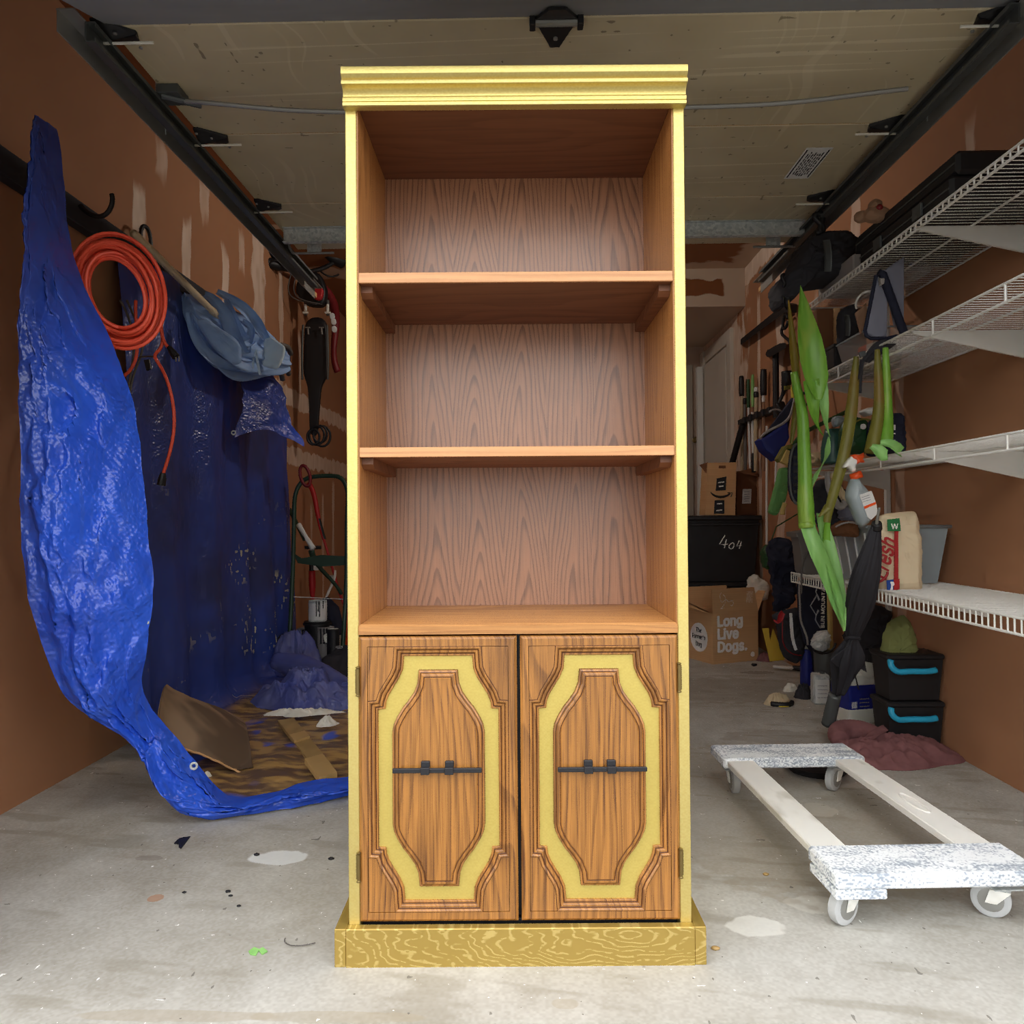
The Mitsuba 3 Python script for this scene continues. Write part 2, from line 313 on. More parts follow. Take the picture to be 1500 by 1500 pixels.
def tarp_tex(p, n, uv, floor=True):
    c = mix(L(34, 70, 186), L(44, 96, 224), fbm(p.x * 6, p.y * 6, p.z * 6, 3))
    cr = smoothstep(0.62, 0.8, noise(p.y * 60 + fbm(p.y * 4, p.z * 3, 1.0, 2) * 12, p.z * 5, p.x * 8))
    c = mix(c, L(70, 96, 176), cr * 0.22)
    navy_var = smoothstep(0.45, 0.75, fbm(p.y * 3, p.z * 3, p.x * 2 + 4, 3))
    c = mix(c, L(52, 60, 106), (0.72 + 0.26 * navy_var) * smoothstep(1.3, 1.5, -p.x))  # deeper navy over the wall part of the sheet, varied by noise
    specks = smoothstep(0.74, 0.82, noise(p.y * 60, p.z * 44, 3.0)) * smoothstep(0.60, 0.74, fbm(p.y * 3.6, p.z * 4.2, 9.0, 2)) * (1 - smoothstep(0.9, 1.2, p.z)) * smoothstep(1.45, 1.5, -p.x)
    c = mix(c, L(196, 192, 168), specks * 0.85)
    flo = (1 - smoothstep(0.055, 0.08, p.z)) * smoothstep(0.78, 0.84, p.y + (p.x + .64) * 0.35) 
    spray = smoothstep(0.24, 0.34, fbm(p.x * 4.5, p.y * 3.2, 5.0, 4)) * flo * (1 - smoothstep(2.5, 3.1, p.y)) * (1 - smoothstep(1.45, 1.6, -p.x))
    if not floor: return c
    return mix(c, mix(L(104, 80, 40), L(176, 140, 70), smoothstep(.3, .7, fbm(p.x * 12, p.y * 26, 2.0, 3))), spray * 0.95)
def tarp_bump(p, n, uv):
    return fbm(p.x * 26, p.y * 20, p.z * 16, 3) + 0.25 * noise(p.x * 120, p.y * 120, p.z * 120)
TARP = M('tarp', tarp_tex, 0.30, 0.0, tarp_bump, 0.014, specular=0.7)
TARP_HEM = M('tarp_hem', lambda p, n, uv: tarp_tex(p, n, uv, False), 0.32, 0.0, tarp_bump, 0.012, specular=0.6)
BAGBLUE = M('blue_plastic_sheet', lambda p, n, uv: mix(L(60, 74, 156), L(104, 108, 150), fbm(p.x * 9, p.y * 9, p.z * 9, 3)), 0.3, 0.0, tarp_bump, 0.022)
def card_tex(p, n, uv):
    return mix(L(196, 152, 106), L(206, 164, 118), noise(p.x * 3, p.y * 3, p.z * 160))
CARD = M('cardboard', card_tex, 0.8)
CARDDARK = M('cardboard_dark', (110, 70, 42), 0.85)
def card_spray(p, n, uv):
    return mix(L(142, 118, 94), L(98, 80, 64), smoothstep(.35, .65, fbm(p.x * 7, p.y * 9, 2.0, 3)))
CARDSPRAY = M('cardboard_sprayed', card_spray, 0.6)
PLANK = M('plank_sprayed', lambda p, n, uv: mix(L(136, 108, 66), L(186, 156, 100), fbm(p.x * 12, p.y * 6, 4.0, 3)), 0.5)
PLANKTAN = M('plank_tan', (180, 148, 96), 0.5)
ORANGE = M('orange_cord', (232, 88, 62), 0.45)
GREYCORD = M('grey_cord', (88, 84, 80), 0.5)
CREAM = M('cream_pole', (206, 188, 156), 0.45)
def canopy_tex(p, n, uv):
    return mix(L(116, 150, 202), L(160, 190, 226), fbm(p.x * 14, p.y * 8, p.z * 14, 3))
CANOPY = M('canopy_blue', canopy_tex, 0.8)
CANOPYLIGHT = M('canopy_light', (190, 212, 226), 0.8)
RED = M('red', (178, 34, 40), 0.45)
REDDARK = M('red_dark', (120, 26, 30), 0.5)
GREENFRAME = M('green_frame', (42, 66, 52), 0.4, 0.2)
NAVY = M('navy_cloth', (24, 28, 48), 0.85)
BLUEBAG = M('blue_bag', (26, 40, 118), 0.6)
GREYBIN = M('grey_bin', (104, 100, 96), 0.6)
MAROON = M('maroon_cloth', lambda p, n, uv: mix(L(112, 72, 74), L(134, 92, 92), fbm(p.x * 40, p.y * 40, p.z * 40, 3)), 0.95)
def leaf(c0, c1, c2, s):
    def fn(p, n, uv):
        k = noise(p.x * 90 + s, p.z * 5, p.y * 40)
        c = mix(L(*c0), L(*c1), k)
        return mix(c, L(*c2), smoothstep(.55, .75, fbm(p.x * 18 + s, p.z * 7, 2.0, 3)) * .5)
    return fn
LEAF = M('leaf_green', leaf((96, 150, 42), (124, 176, 66), (150, 170, 70), 1.0), 0.4)
LEAFLIGHT = M('leaf_light', leaf((118, 172, 92), (150, 200, 120), (120, 170, 80), 3.0), 0.4)
LEAFOLIVE = M('leaf_olive', leaf((104, 98, 34), (118, 116, 46), (124, 90, 34), 5.0), 0.5)
LEAFYELLOW = M('leaf_yellow', leaf((150, 118, 38), (122, 120, 40), (168, 120, 40), 7.0), 0.5)
MOPGREEN = M('mop_green', (96, 148, 84), 0.9)
SPONGE = M('sponge', (196, 170, 104), 0.9)
DKGREEN = M('dark_green', (34, 74, 40), 0.4)
TEALPLASTIC = M('teal_plastic', (52, 92, 84), 0.35)
CYAN = M('cyan_plastic', (40, 160, 200), 0.4)
OLIVE = M('olive_cloth', (122, 128, 76), 0.9)
BLUECAN = M('blue_label', (36, 46, 132), 0.35)
JUGWHITE = M('jug_white', (222, 224, 214), 0.35)
LABELWHITE = M('label_white', (216, 216, 214), 0.6)
LABELGREY = M('label_grey', (150, 146, 144), 0.6)
YELLOW = M('yellow_board', (206, 176, 62), 0.6)
SACK = M('paper_sack', (226, 208, 174), 0.55)
REDINK = M('red_ink', (170, 40, 42), 0.5)
GREENINK = M('green_ink', (40, 116, 66), 0.5)
BLUEINK = M('blue_ink', (30, 70, 150), 0.5)
INK = M('black_ink', (18, 20, 26), 0.5)
WHITEINK = M('white_ink', (244, 242, 238), 0.6)
GREYINK = M('grey_ink', (164, 164, 168), 0.6)
ORANGEPL = M('orange_plastic', (226, 84, 34), 0.4)
PLUSH = M('plush', (150, 116, 92), 0.95)
GREYFABRIC = M('grey_fabric', (120, 122, 136), 0.9)
GLOVE = M('glove', (190, 172, 140), 0.9)
def dolly_carpet(p, n, uv):
    k = smoothstep(.35, .7, noise(p.x * 230, p.y * 230, p.z * 230) * .6 + fbm(p.x * 9, p.y * 26, 3.0, 3) * .55)
    return mix(L(148, 158, 170), L(226, 230, 232), k)
CARPET = M('dolly_carpet', dolly_carpet, 0.9)
DOLLYWHITE = M('dolly_white', lambda p, n, uv: mix(L(236, 236, 230), L(206, 204, 194), smoothstep(.55, .8, fbm(p.x * 20, p.y * 8, p.z * 20, 3))), 0.5)
RUBBER = M('grey_rubber', (176, 178, 178), 0.6)
scene['mat_clear'] = {'type': 'blendbsdf', 'weight': 0.22, 'a': {'type': 'thindielectric'}, 'b': {'type': 'twosided', 'nested': {'type': 'diffuse', 'reflectance': {'type': 'rgb', 'value': [.55, .57, .57]}}}}
CLEAR = 'mat_clear'
FROST = M('frosted_plastic', (150, 162, 166), 0.3)
# ================================================================ the setting
XL, XR, YB, ZC, YS = -1.75, 1.72, 5.8, 2.93, 4.37
obj('floor', bx(XL - .1, XR + .1, -.32, YB + .1, -.12, 0.0, 0), CONCRETE, kind='structure', smooth=False)
obj('driveway', bx(-14, 14, -24, -.32, -.14, -0.004, 0), DRIVE, kind='structure', smooth=False)
obj('wall_left', bx(XL - .1, XL, -.2, YB + .1, 0, ZC, 0), DRY_L, kind='structure', smooth=False)
obj('wall_right', bx(XR, XR + .1, -.2, YB + .1, 0, ZC, 0), DRY_R, kind='structure', smooth=False)
obj('wall_back', bx(XL, XR, YB, YB + .1, 0, ZC, 0), DRY_B, kind='structure', smooth=False)
obj('ceiling', bx(XL - .1, XR + .1, -.32, YB + .1, ZC, ZC + .1, 0), CEIL, kind='structure', smooth=False)
obj('wall_front', cat(bx(-4.5, -1.26, -.32, -.2, 0, 3.3, 0), bx(1.36, 4.5, -.32, -.2, 0, 3.3, 0), bx(-1.26, 1.36, -.32, -.2, 2.15, 3.3, 0)), EXTWALL, kind='structure', smooth=False)
obj('trim_1', cat(bx(-1.26, -1.235, -.3, -.14, 0, 2.15), bx(1.335, 1.36, -.3, -.14, 0, 2.15)), DOORWHITE, kind='structure')
obj('soffit', bx(0.2, XR, YS, YB, 2.63, ZC, 0), SOFFIT, kind='structure', smooth=False)
# a door in the right wall of the alcove and the back door with its knob
d1 = obj('door_1', bx(XR - .035, XR - .008, 4.86, 5.62, 0.02, 2.42, .004), DOORWHITE, kind='structure')
obj('casing', cat(bx(XR - .03, XR, 4.72, 4.84, 0, 2.55), bx(XR - .05, XR, 5.63, 5.75, 0, 2.55), bx(XR - .03, XR, 4.84, 5.63, 2.44, 2.55)), DOORWHITE, d1)
obj('edge_board', bx(XR - .11, XR - .055, 5.60, 5.66, 0.02, 2.40), WHITE, d1)
d2 = obj('door_2', cat(bx(0.75, 1.60, YB - .045, YB - .005, .3, 2.45), bx(.85, 1.5, YB - .055, YB - .04, 1.75, 2.3), bx(.85, 1.5, YB - .055, YB - .04, .6, 1.5)), PRIMER, kind='structure')
kp = at(1018, 645, YB - .05)
obj('knob', lathe([(0, 0), (.026, 0), (.026, .006), (.01, .012), (.01, .03), (.028, .045), (.03, .058), (.02, .07), (0, .072)], 24, kp, (0, -1, 0)), BRASS, d2, label='brass door knob')
lp = at(1034, 637, YB - .05)
obj('latch', cat(bx(lp[0] - .018, lp[0] + .018, lp[1] - .03, lp[1], lp[2] - .07, lp[2] + .07), rod(lp + [-.02, -.02, -.03], lp + [-.12, -.03, -.035], .008)), BLACK, d2, label='black latch')

# ---------------------------------------------------------------- the sectional door, rolled up overhead
ZD = 2.35
gd = thing('garage_door', 'wide beige hardboard garage door rolled up overhead above the bookcase', 'garage door')
DX0, DX1 = -1.165, 1.315
seams = [.42, 1.03, 1.63, 2.20]
sl = math.radians(-0.5)
for a, b in zip(seams[:-1], seams[1:]):
    obj('section', bx(DX0, DX1, a + .002, b - .002, ZD, ZD + .04, .004), HARDBOARD, gd)
    obj('seam_edge', bx(DX0 + .02, DX1 - .02, b - .0045, b + .0045, ZD + .003, ZD + .02, 0), PINE, gd) if b < 2.1 else None
A = np.eye(4); th = math.radians(19); A[:3, :3] = np.array([[1, 0, 0], [0, math.cos(th), -math.sin(th)], [0, math.sin(th), math.cos(th)]]); A[:3, 3] = [0, .419, ZD]
obj('section', put(bx(DX0, DX1, -.57, 0, 0, .04, .004), A), GREYPAINT, gd, label='grey painted bottom section')
obj('strut', cat(bx(DX0 + .02, DX1 - .01, 1.915, 1.925, ZD - .068, ZD, .001), bx(DX0 + .02, DX1 - .01, 1.89, 1.92, ZD - .072, ZD - .067, .001), bx(DX0 + .02, DX1 - .01, 1.89, 1.92, ZD - .003, ZD, .001),
    bx(DX0 + .02, DX0 + .09, 1.91, 1.916, ZD - .06, ZD - .004, .001), *[bx(DX0 + .14, DX0 + .165, 1.9135, 1.9155, ZD - z - .012, ZD - z, .001) for z in (.015, .045)]), GALV, gd, label='galvanised reinforcing strut')
rp = ats([(262, 148, .74), (330, 153, .75), (420, 161, .78), (505, 164, .8), (760, 166, .82), (1010, 157, .8), (1160, 150, .77), (1240, 141, .75), (1330, 130, .72)])
rp[:, 2] = np.minimum(rp[:, 2], ZD - .012)
obj('truss_rod', tube(rp, .0075, 10, 60), STEEL, gd, label='thin sagging steel truss rod')
def hinge(x, y, s, big=1.0):
    """a door hinge hanging under a seam: two tapering leaves, a pin, a bracket for the roller"""
    w = .05 * big
    leafs = [hull([(x + sx * w * t, y + d, ZD - h) for (t, d) in ((1, .004), (.35, .075 * q)) for sx in (-1, 1) for h in (0, .006)]) for q in ()]
    k = obj('hinge', cat(hull([(x + sx * a, y + b, ZD - h) for (a, b) in ((w, .003), (w * .22, .105 * big)) for sx in (-1, 1) for h in (0, .007)]),
                         hull([(x + sx * a, y + b * .945, ZD - h + b * .344) for (a, b) in ((w, -.003), (w * .35, -.085 * big)) for sx in (-1, 1) for h in (0.001, .010)])), BLACK, gd)
    obj('pin', rod((x - w * 1.25, y, ZD - .016), (x + w * 1.25, y, ZD - .016), .009 * big), STEEL, k)
    obj('knuckle', cat(*[bx(x + q * w * 1.1 - .008, x + q * w * 1.1 + .008, y - .016, y + .016, ZD - .03, ZD - .002) for q in (-1, 1)]), BLACK, k)
    obj('bolt', cat(*[lathe([(0, 0), (.007, 0), (.007, .005), (0, .006)], 10, (x, y + q * .066 * big, ZD - .0085), (0, 0, -1)) for q in (-1, 1)]), STEEL, k)
    return k
hinge(at(815, 24, .42)[0], .42, 0, 1.2)
def end_hinge(x, y, s):
    """hinge with a standing roller bracket at the door's edge; s = +1 when the track lies to the right"""
    c = x
    k = obj('end_hinge', cat(hull([(c + s * .0495, y - .0594, ZD - .0013), (c + s * .0330, y - .0594, ZD - .0013), (c + s * .0495, y, ZD - .0013), (c - s * .0495, y, ZD - .0013), (c + s * .0495, y - .0594, ZD - .0079), (c + s * .0495, y, ZD - .0363), (c - s * .0462, y, ZD - .0119)]),
                             hull([(c - s * .0495, y + .0026, ZD - .0013), (c + s * .0528, y + .0026, ZD - .0013), (c + s * .0132, y + .0561, ZD - .0013), (c - s * .0330, y + .0561, ZD - .0013), (c - s * .0462, y + .0040, ZD - .0132), (c + s * .0462, y + .0040, ZD - .0264), (c - s * .0198, y + .0528, ZD - .0079)])), BLACK, gd)
    obj('roller_stem', cat(rod((c - s * .1, y - .0026, ZD - .0383), (c + s * .0759, y - .0026, ZD - .0383), .0041), tube([(c + s * .0759, y, ZD - .0383), (c + s * .0845, y, ZD - .0231), (c + s * .0891, y, ZD - .0066)], .0040, 8, 8)), OFFWHITE, k)
    obj('bolt', cat(*[lathe([(0, 0), (.0053, 0), (.0053, .0040), (0, .0053)], 10, (c + s * dx, y + dy, ZD - .0198), (0, 0, -1)) for dx, dy in ((.0396, -.0528), (.0, -.0198), (-.0396, .0462))]), STEEL, k)
    return k
for sy in (1.03, 1.63):
    end_hinge(-1.115, sy, -1); end_hinge(1.262, sy, 1)
end_hinge(-1.142, .44, -1); end_hinge(1.30, .44, 1)
for s, x in ((-1, -1.03), (1, 1.19)):
    k = obj('top_bracket', cat(bx(x - .035, x + .035, 2.02, 2.028, ZD - .085, ZD - .0), bx(x - .035, x + .035, 1.95, 2.028, ZD - .004, ZD, .001)), GALV, gd)
    obj('roller_stem', rod((x - .1, 2.01, ZD - .085), (x + .1, 2.01, ZD - .085), .006), STEEL, k)
    obj('roller_stem', tube([(x + s * .1, 2.01, ZD - .085), (x + s * .115, 2.01, ZD - .06), (x + s * .12, 2.01, ZD - .03)], .006, 8, 8), STEEL, k)
kb = at(262, 147, .73)
obj('rod_bracket', cat(bx(kb[0] - .06, kb[0] + .01, .70, .78, ZD - .03, ZD - .001), rod((kb[0] - .05, .72, ZD - .03), (kb[0] + .06, .76, ZD - .04), .011)), DARKSTEEL, gd)
# a printed notice stuck under the door at its right edge
stq = [at(1226, 259, 1.42), at(1252, 231, 1.22)]
sx0, sx1, sy0, sy1 = 1.055, 1.155, 1.20, 1.46
stk = obj('notice', bx(sx0, sx1, sy0, sy1, ZD - .0015, ZD - .0002, 0), LABELWHITE, gd, label='white printed notice sticker')
rows = [bx(sx0 + .006, sx0 + .011, sy0 + .015, sy1 - .015, ZD - .0024, ZD - .0014, 0), bx(sx1 - .011, sx1 - .006, sy0 + .015, sy1 - .015, ZD - .0024, ZD - .0014, 0)]
rng = np.random.default_rng(5)
for i in range(7):
    xx = sx0 + .021 + i * .0092; y = sy0 + .03 + rng.uniform(0, .02)
    while y < sy1 - .04:
        ln = rng.uniform(.012, .034); rows.append(bx(xx, xx + .0042, y, min(y + ln, sy1 - .02), ZD - .0024, ZD - .0014, 0)); y += ln + .009
obj('printed_lines', cat(rows), INK, stk, smooth=False)

def track(x, s, name, label):
    t = thing(name, label, 'door track')
    z = ZD - .06
    ch = [(0, .028), (0, -.028)]
    obj('channel', cat(bx(x - .0025, x + .0025, .35, 2.55, z - .026, z + .026, .0005), bx(min(x, x - s * .026), max(x, x - s * .026), .35, 2.55, z + .024, z + .028, .0005), bx(min(x, x - s * .026), max(x, x - s * .026), .35, 2.55, z - .028, z - .024, .0005),
        bx(x - s * .026 - .0015, x - s * .026 + .0015, .35, 2.55, z + .014, z + .026, .0005), bx(x - s * .026 - .0015, x - s * .026 + .0015, .35, 2.55, z - .026, z - .016, .0005)), DARKSTEEL, t)
    obj('angle_bar', cat(bx(min(x, x + s * .05), max(x, x + s * .05), .3, 2.75, z + .028, z + .032, .0005), bx(x + s * .046 - .002, x + s * .046 + .002, .3, 2.75, z - .03, z + .03, .0005)), STEEL, t)
    obj('wood_strip', bx(x + s * .052 - .006, x + s * .052 + .006, 2.2, 2.80, z - .012, z + .016, .002), PINE, t, label='raw pine strip')
    xh = x + s * .06
    obj('hanger', bx(xh - .018, xh + .018, .9, .905, z, ZC, .0005), GALV, t)
    for y in (.6, 1.0, 1.4, 1.8, 2.2): obj('rail_bolt', lathe([(0, 0), (.006, 0), (.006, .005), (0, .006)], 8, (x - s * .003, y, z), (-s, 0, 0)), STEEL, t)
# invented bare bulb, added as fill light for the dark garage interior
bulb = thing('added_fill_bulb', 'added bare bulb on the garage ceiling behind the door, filling the dark interior with light', 'lamp')
obj('lampholder', lathe([(0, 0), (.06, 0), (.06, .012), (.035, .03), (.028, .05), (0, .05)], 28, (-.02, 2.85, ZC - .001), (0, 0, -1)), WHITE, bulb)
gk = obj('fill_globe', lathe([(.016, .05), (.022, .062), (.038, .085), (.042, .105), (.036, .128), (.018, .142), (0, .145)], 28, (-.02, 2.85, ZC - .001), (0, 0, -1)), WHITE, bulb, True)
scene[gk]['emitter'] = {'type': 'area', 'radiance': {'type': 'rgb', 'value': [36.0 * v for v in (1.0, .92, .82)]}}
track(-1.185, -1, 'door_track', 'dark steel door track sloping away along the orange cord and tarp wall')
track(1.305, 1, 'door_track', 'dark steel door track above the crowded wire shelves')

# ================================================================ the bookcase (built in its own frame: x to the right, y into the case, z up)
CAB = np.eye(4); CAB[:3, 0], CAB[:3, 1], CAB[:3, 2] = RH, FH, [0, 0, 1]
CAB[:3, 3] = [EYE[0] + FH[0] * 1.69 + RH[0] * .0117, EYE[1] + FH[1] * 1.69 + RH[1] * .0117, 0]
bc = thing('bookcase', 'tall gold painted oak bookcase with open shelves over two carved cabinet doors', 'bookcase')
def cobj(name, mesh, mat, parent=bc, smooth=30, label=None):
    return obj(name, put(mesh, CAB), mat, parent, smooth, label)
W2, DEP, TOP = .3745, .385, 1.948
for s in (-1, 1):
    x0, x1 = sorted((s * W2, s * (W2 - .0245)))
    k = cobj('side_panel', bx(x0, x1, 0, DEP, .0, 1.90, .0015), GOLD, label='gold painted side panel')
    x0, x1 = sorted((s * (W2 - .0245), s * (W2 - .0275)))
    cobj('side_lining', bx(x0, x1, .004, DEP - .012, .72, 1.885, 0), WOOD_SIDE, k, label='brown wood lining')
IW = W2 - .0275
cobj('back_panel', bx(-IW, IW, .372, .380, .08, 1.885, 0), WOOD_LAM, label='wood grain back panel')
cobj('top_board', bx(-IW, IW, .006, .372, 1.882, 1.90, .001), WOOD_SHADED)
prof = [(.0, 1.948), (-.034, 1.948), (-.0355, 1.946), (-.0355, 1.933), (-.034, 1.931), (-.0245, 1.9225), (-.0245, 1.9215), (-.0315, 1.9205), (-.0325, 1.919), (-.0325, 1.9125), (-.0315, 1.911), (-.022, 1.9095), (-.0155, 1.905), (-.0125, 1.899), (-.012, 1.8945),
        (-.0145, 1.8925), (-.0175, 1.8905), (-.0185, 1.888), (-.0185, 1.8805), (-.0165, 1.8795), (-.0165, 1.8785), (-.0185, 1.8775), (-.0185, 1.8715), (-.016, 1.8695), (.0, 1.8690)]
pg = Polygon(prof); cm = trimesh.creation.extrude_polygon(pg, 2 * W2 + .003, engine='earcut')
A = np.array([[0, 0, 1, -W2 - .0015], [1, 0, 0, 0], [0, 1, 0, 0], [0, 0, 0, 1.0]])
cm.apply_transform(A); trimesh.repair.fix_normals(cm)
cobj('crown_moulding', cat(cm), GOLD, smooth=40, label='pale gold crown moulding')
cobj('roof_board', bx(-W2, W2, .001, DEP, 1.9005, 1.9475, .001), GOLD)
for zt, zb in ((1.5105, 1.4885), (1.1245, 1.1035)):
    k = cobj('shelf', bx(-IW + .0005, IW - .0005, .009, .370, zb, zt, .0008), WOOD_SHADED, label='wooden shelf'); cobj('edge_band', bx(-IW + .0005, IW - .0005, .002, .0088, zb - .0003, zt + .0003, .001), WOOD_EDGE, k, label='pale front edge band')
    for s in (-1, 1):
        x0, x1 = sorted((s * (IW - .0005), s * (IW - .026)))
        cobj('cleat', hull([(x, y, z) for x in (x0, x1) for (y, z) in ((.03, zb - .0003), (.365, zb - .0003), (.365, zb - .024), (.045, zb - .024), (.03, zb - .014))]), WOOD_SHADED, k)
cobj('counter', cat(hull([(x, y, z) for (x, y, z) in [(sx * (W2 - .0250 - e), yy, zz) for sx in (-1, 1) for (e, yy, zz) in ((0, -.003, .7135), (0, -.003, .7315), (.004, .002, .736), (.004, .368, .736), (0, .371, .7315), (0, .371, .7135))]])), WOOD_SHELF, label='wooden counter over the doors')
cobj('cabinet_floor', bx(-IW, IW, .02, .37, .066, .083, .001), BLACK)
cobj('cabinet_divider', bx(-.012, .012, .03, .05, .085, .71, .001), BLACK)
# plinth
cobj('plinth_board', hull([(x, y, z) for x in (-.376, .376) for (y, z) in ((-.021, 0), (-.021, .080), (-.019, .082), (-.001, .082), (-.001, 0))]), GOLD_BASE, label='gold plinth board with wavy grain')
for s in (-1, 1):
    x0, x1 = sorted((s * .3765, s * .4015))
    cobj('plinth_side', bx(x0, x1, -.020, DEP, 0, .082, .0015), GOLD_BASE)

G_Q = [(0, 178), (50, 178), (50.5, 170), (51.5, 159), (57, 146), (64.5, 134), (72.5, 121), (76.5, 110), (77.5, 101), (88, 100)]
P_Q = [(0, 157.5), (28.5, 157.5), (30.5, 138), (35.5, 125), (44.5, 112), (52, 103), (61, 88), (65.5, 78), (67.5, 67)]
def full(q):
    r = [(x, y) for x, y in q[1:]]
    pts = [(-x, y) for x, y in r] + [(-x, -y) for x, y in r[::-1]] + [(x, -y) for x, y in r] + [(x, y) for x, y in r[::-1]]
    return np.array(pts) * .0015                     # counter-clockwise
def mitre(p, d):
    """the outline moved outwards by d, corner by corner"""
    e = np.roll(p, -1, 0) - p; e /= np.linalg.norm(e, axis=1, keepdims=True)
    n = np.stack([e[:, 1], -e[:, 0]], 1); n0 = np.roll(n, 1, 0)
    return p + (n + n0) / np.maximum(1 + (n * n0).sum(1, keepdims=True), .35) * d
def rings_mesh(p, prof):
    """a moulding swept round an outline: prof of (offset, height)"""
    R = [np.column_stack([mitre(p, d), np.full(len(p), h)]) for d, h in prof]; n = len(p); f = []
    for i in range(len(R) - 1):
        for j in range(n):
            k = (j + 1) % n; f += [[i * n + j, i * n + k, (i + 1) * n + k], [i * n + j, (i + 1) * n + k, (i + 1) * n + j]]
    return trimesh.Trimesh(np.vstack(R), f, process=False), R
def flat(poly, h):
    v, f = trimesh.creation.triangulate_polygon(poly, engine='earcut')
    return trimesh.Trimesh(np.column_stack([v, np.full(len(v), h)]), f, process=False)
def slab(poly, h0, h1):
    m = trimesh.creation.extrude_polygon(poly, h1 - h0, engine='earcut'); m.apply_translation([0, 0, h0]); return m
# door plane: u right, v up, height h towards the viewer
def door(xc, zc, name_side):
    D = CAB @ np.array([[1, 0, 0, xc], [0, 0, -1, .010], [0, 1, 0, zc], [0, 0, 0, 1.0]])
    dput = lambda m: put(m, D)
    w, h = .173, .3105
    dk = obj('door', dput(bx(-w, w, -h, h, -.012, -.0005, .001)), WOOD_DOOR, bc, 30, label='carved oak door ' + name_side)
    R = sbox(-.1536, -.2885, .1536, .2885); gq = full(G_Q); n = len(gq)
    obj('field', dput(slab(Polygon(mitre(gq, .004)), -.001, .0015)), GOLD_FIELD, dk, 30, label='gold painted field')
    # outer frame, bevelled
    fr = []
    o0, o1 = sbox(-w, -h, w, h), sbox(-w + .006, -h + .006, w - .006, h - .006)
    c0, c1 = np.array(o0.exterior.coords)[:4], np.array(o1.exterior.coords)[:4]
    if Polygon(c0).exterior.is_ccw is False: c0, c1 = c0[::-1], c1[::-1]
    V = np.vstack([np.column_stack([c0, np.full(4, -.0005)]), np.column_stack([c0, np.full(4, .009)]), np.column_stack([c1, np.full(4, .0145)])]); f = []
    for i in range(2):
        for j in range(4):
            k = (j + 1) % 4; f += [[i * 4 + j, i * 4 + k, (i + 1) * 4 + k], [i * 4 + j, (i + 1) * 4 + k, (i + 1) * 4 + j]]
    fr.append(trimesh.Trimesh(V, f, process=False)); fr.append(flat(o1.difference(R.buffer(.0008, join_style=2)), .0145))
    rr = np.array(R.buffer(.0008, join_style=2).exterior.coords)[:4]
    fr.append(grid(np.stack([np.column_stack([np.vstack([rr, rr[:1]]), np.full(5, .0145)]), np.column_stack([np.vstack([rr, rr[:1]]), np.full(5, .0)])], 0)))
    obj('frame', dput(cat(fr)), WOOD_DOOR, dk, False, label='bevelled door frame')
    GP = [(0, 0.001), (0, .0045), (.0012, .0058), (.0036, .0058), (.0046, .0046), (.0056, .0050), (.0064, .0072), (.0080, .0088), (.0108, .0090), (.0120, .0078), (.0130, .0082), (.0138, .0106), (.0160, .0122), (.0178, .0122), (.0186, .0108), (.0192, .0108)]
    GP = [(d * 1.15, h * 1.35) for d, h in GP]; gprof = lambda d: float(np.interp(d, [q[0] for q in GP], [q[1] for q in GP])); mould, Rr = rings_mesh(gq, GP)
    obj('field_moulding', dput(mould), WOOD_DOOR, dk, False, label='stepped oak moulding around the gold field')
    for a, b in ((.0048, .0066), (.0138, .0154), (.0211, .0221)):
        gl, _ = rings_mesh(gq, [(a, gprof(a) + .0003), (.5 * (a + b), gprof(.5 * (a + b)) + .0003), (b, gprof(b) + .0003)]); obj('groove', dput(gl), WOOD_GLAZE, dk, False, label='dark glazed groove')
    outer = Polygon(mitre(gq, .0221)).buffer(0)
    for g in sorted(R.difference(outer).buffer(-.0003).geoms, key=lambda g: (round(g.centroid.y, 2), g.centroid.x)):
        if g.area > 2e-4: obj('corner_block', dput(slab(g, .002, .0135)), WOOD_DOOR, dk, False)
    pq = full(P_Q)
    PP = [(0, .001), (0, .005), (-.001, .0066), (-.0042, .0078), (-.0052, .0068), (-.0062, .0074), (-.0074, .0108), (-.0100, .0126), (-.0128, .0128), (-.0140, .0112), (-.0150, .0112), (-.0176, .0136), (-.0184, .0136)]
    PP = [(d, h * 1.3) for d, h in PP]; pprof = lambda d: float(np.interp(-d, [-q[0] for q in PP], [q[1] for q in PP])); pm, Rp = rings_mesh(pq, PP)
    cp = obj('centre_panel', dput(cat(flat(Polygon(mitre(pq, -.0180)), .0172))), WOOD_DOOR, dk, False, label='raised coffin shaped centre panel')
    obj('panel_moulding', dput(pm), WOOD_DOOR, dk, False)
    for a, b in ((-.0050, -.0062), (-.0138, -.0152), (.0003, -.0005)):
        gl, _ = rings_mesh(pq, [(a, pprof(a) + .0003), (.5 * (a + b), pprof(.5 * (a + b)) + .0003), (b, pprof(b) + .0003)]); obj('groove', dput(gl), WOOD_GLAZE, dk, False, label='dark glazed groove')
    return dk, dput
for i, (xc, zc, side, hz, hx) in enumerate(((-.1765, .3985, 'on the left', .0235, -.001), (.1765, .3985, 'on the right', .029, .0035))):
    dk, dput = door(xc, zc, side)
    hz = .0235
    obj('handle_bar', dput(cat(bx(hx - .0965, hx + .0965, hz - .0048, hz + .0048, .025, .033, .0012))), IRON, dk, label='black iron bar handle')
    for cx in (-.026, .026) if i == 0 else (-.030, .020):
        obj('handle_clip', dput(cat(bx(hx + cx - .0095, hx + cx + .0095, hz - .0075, hz + .0075, .022, .037, .001), bx(hx + cx - .0095, hx + cx + .0095, hz + .004, hz + .018, .0165, .026, .0015))), IRON, dk)
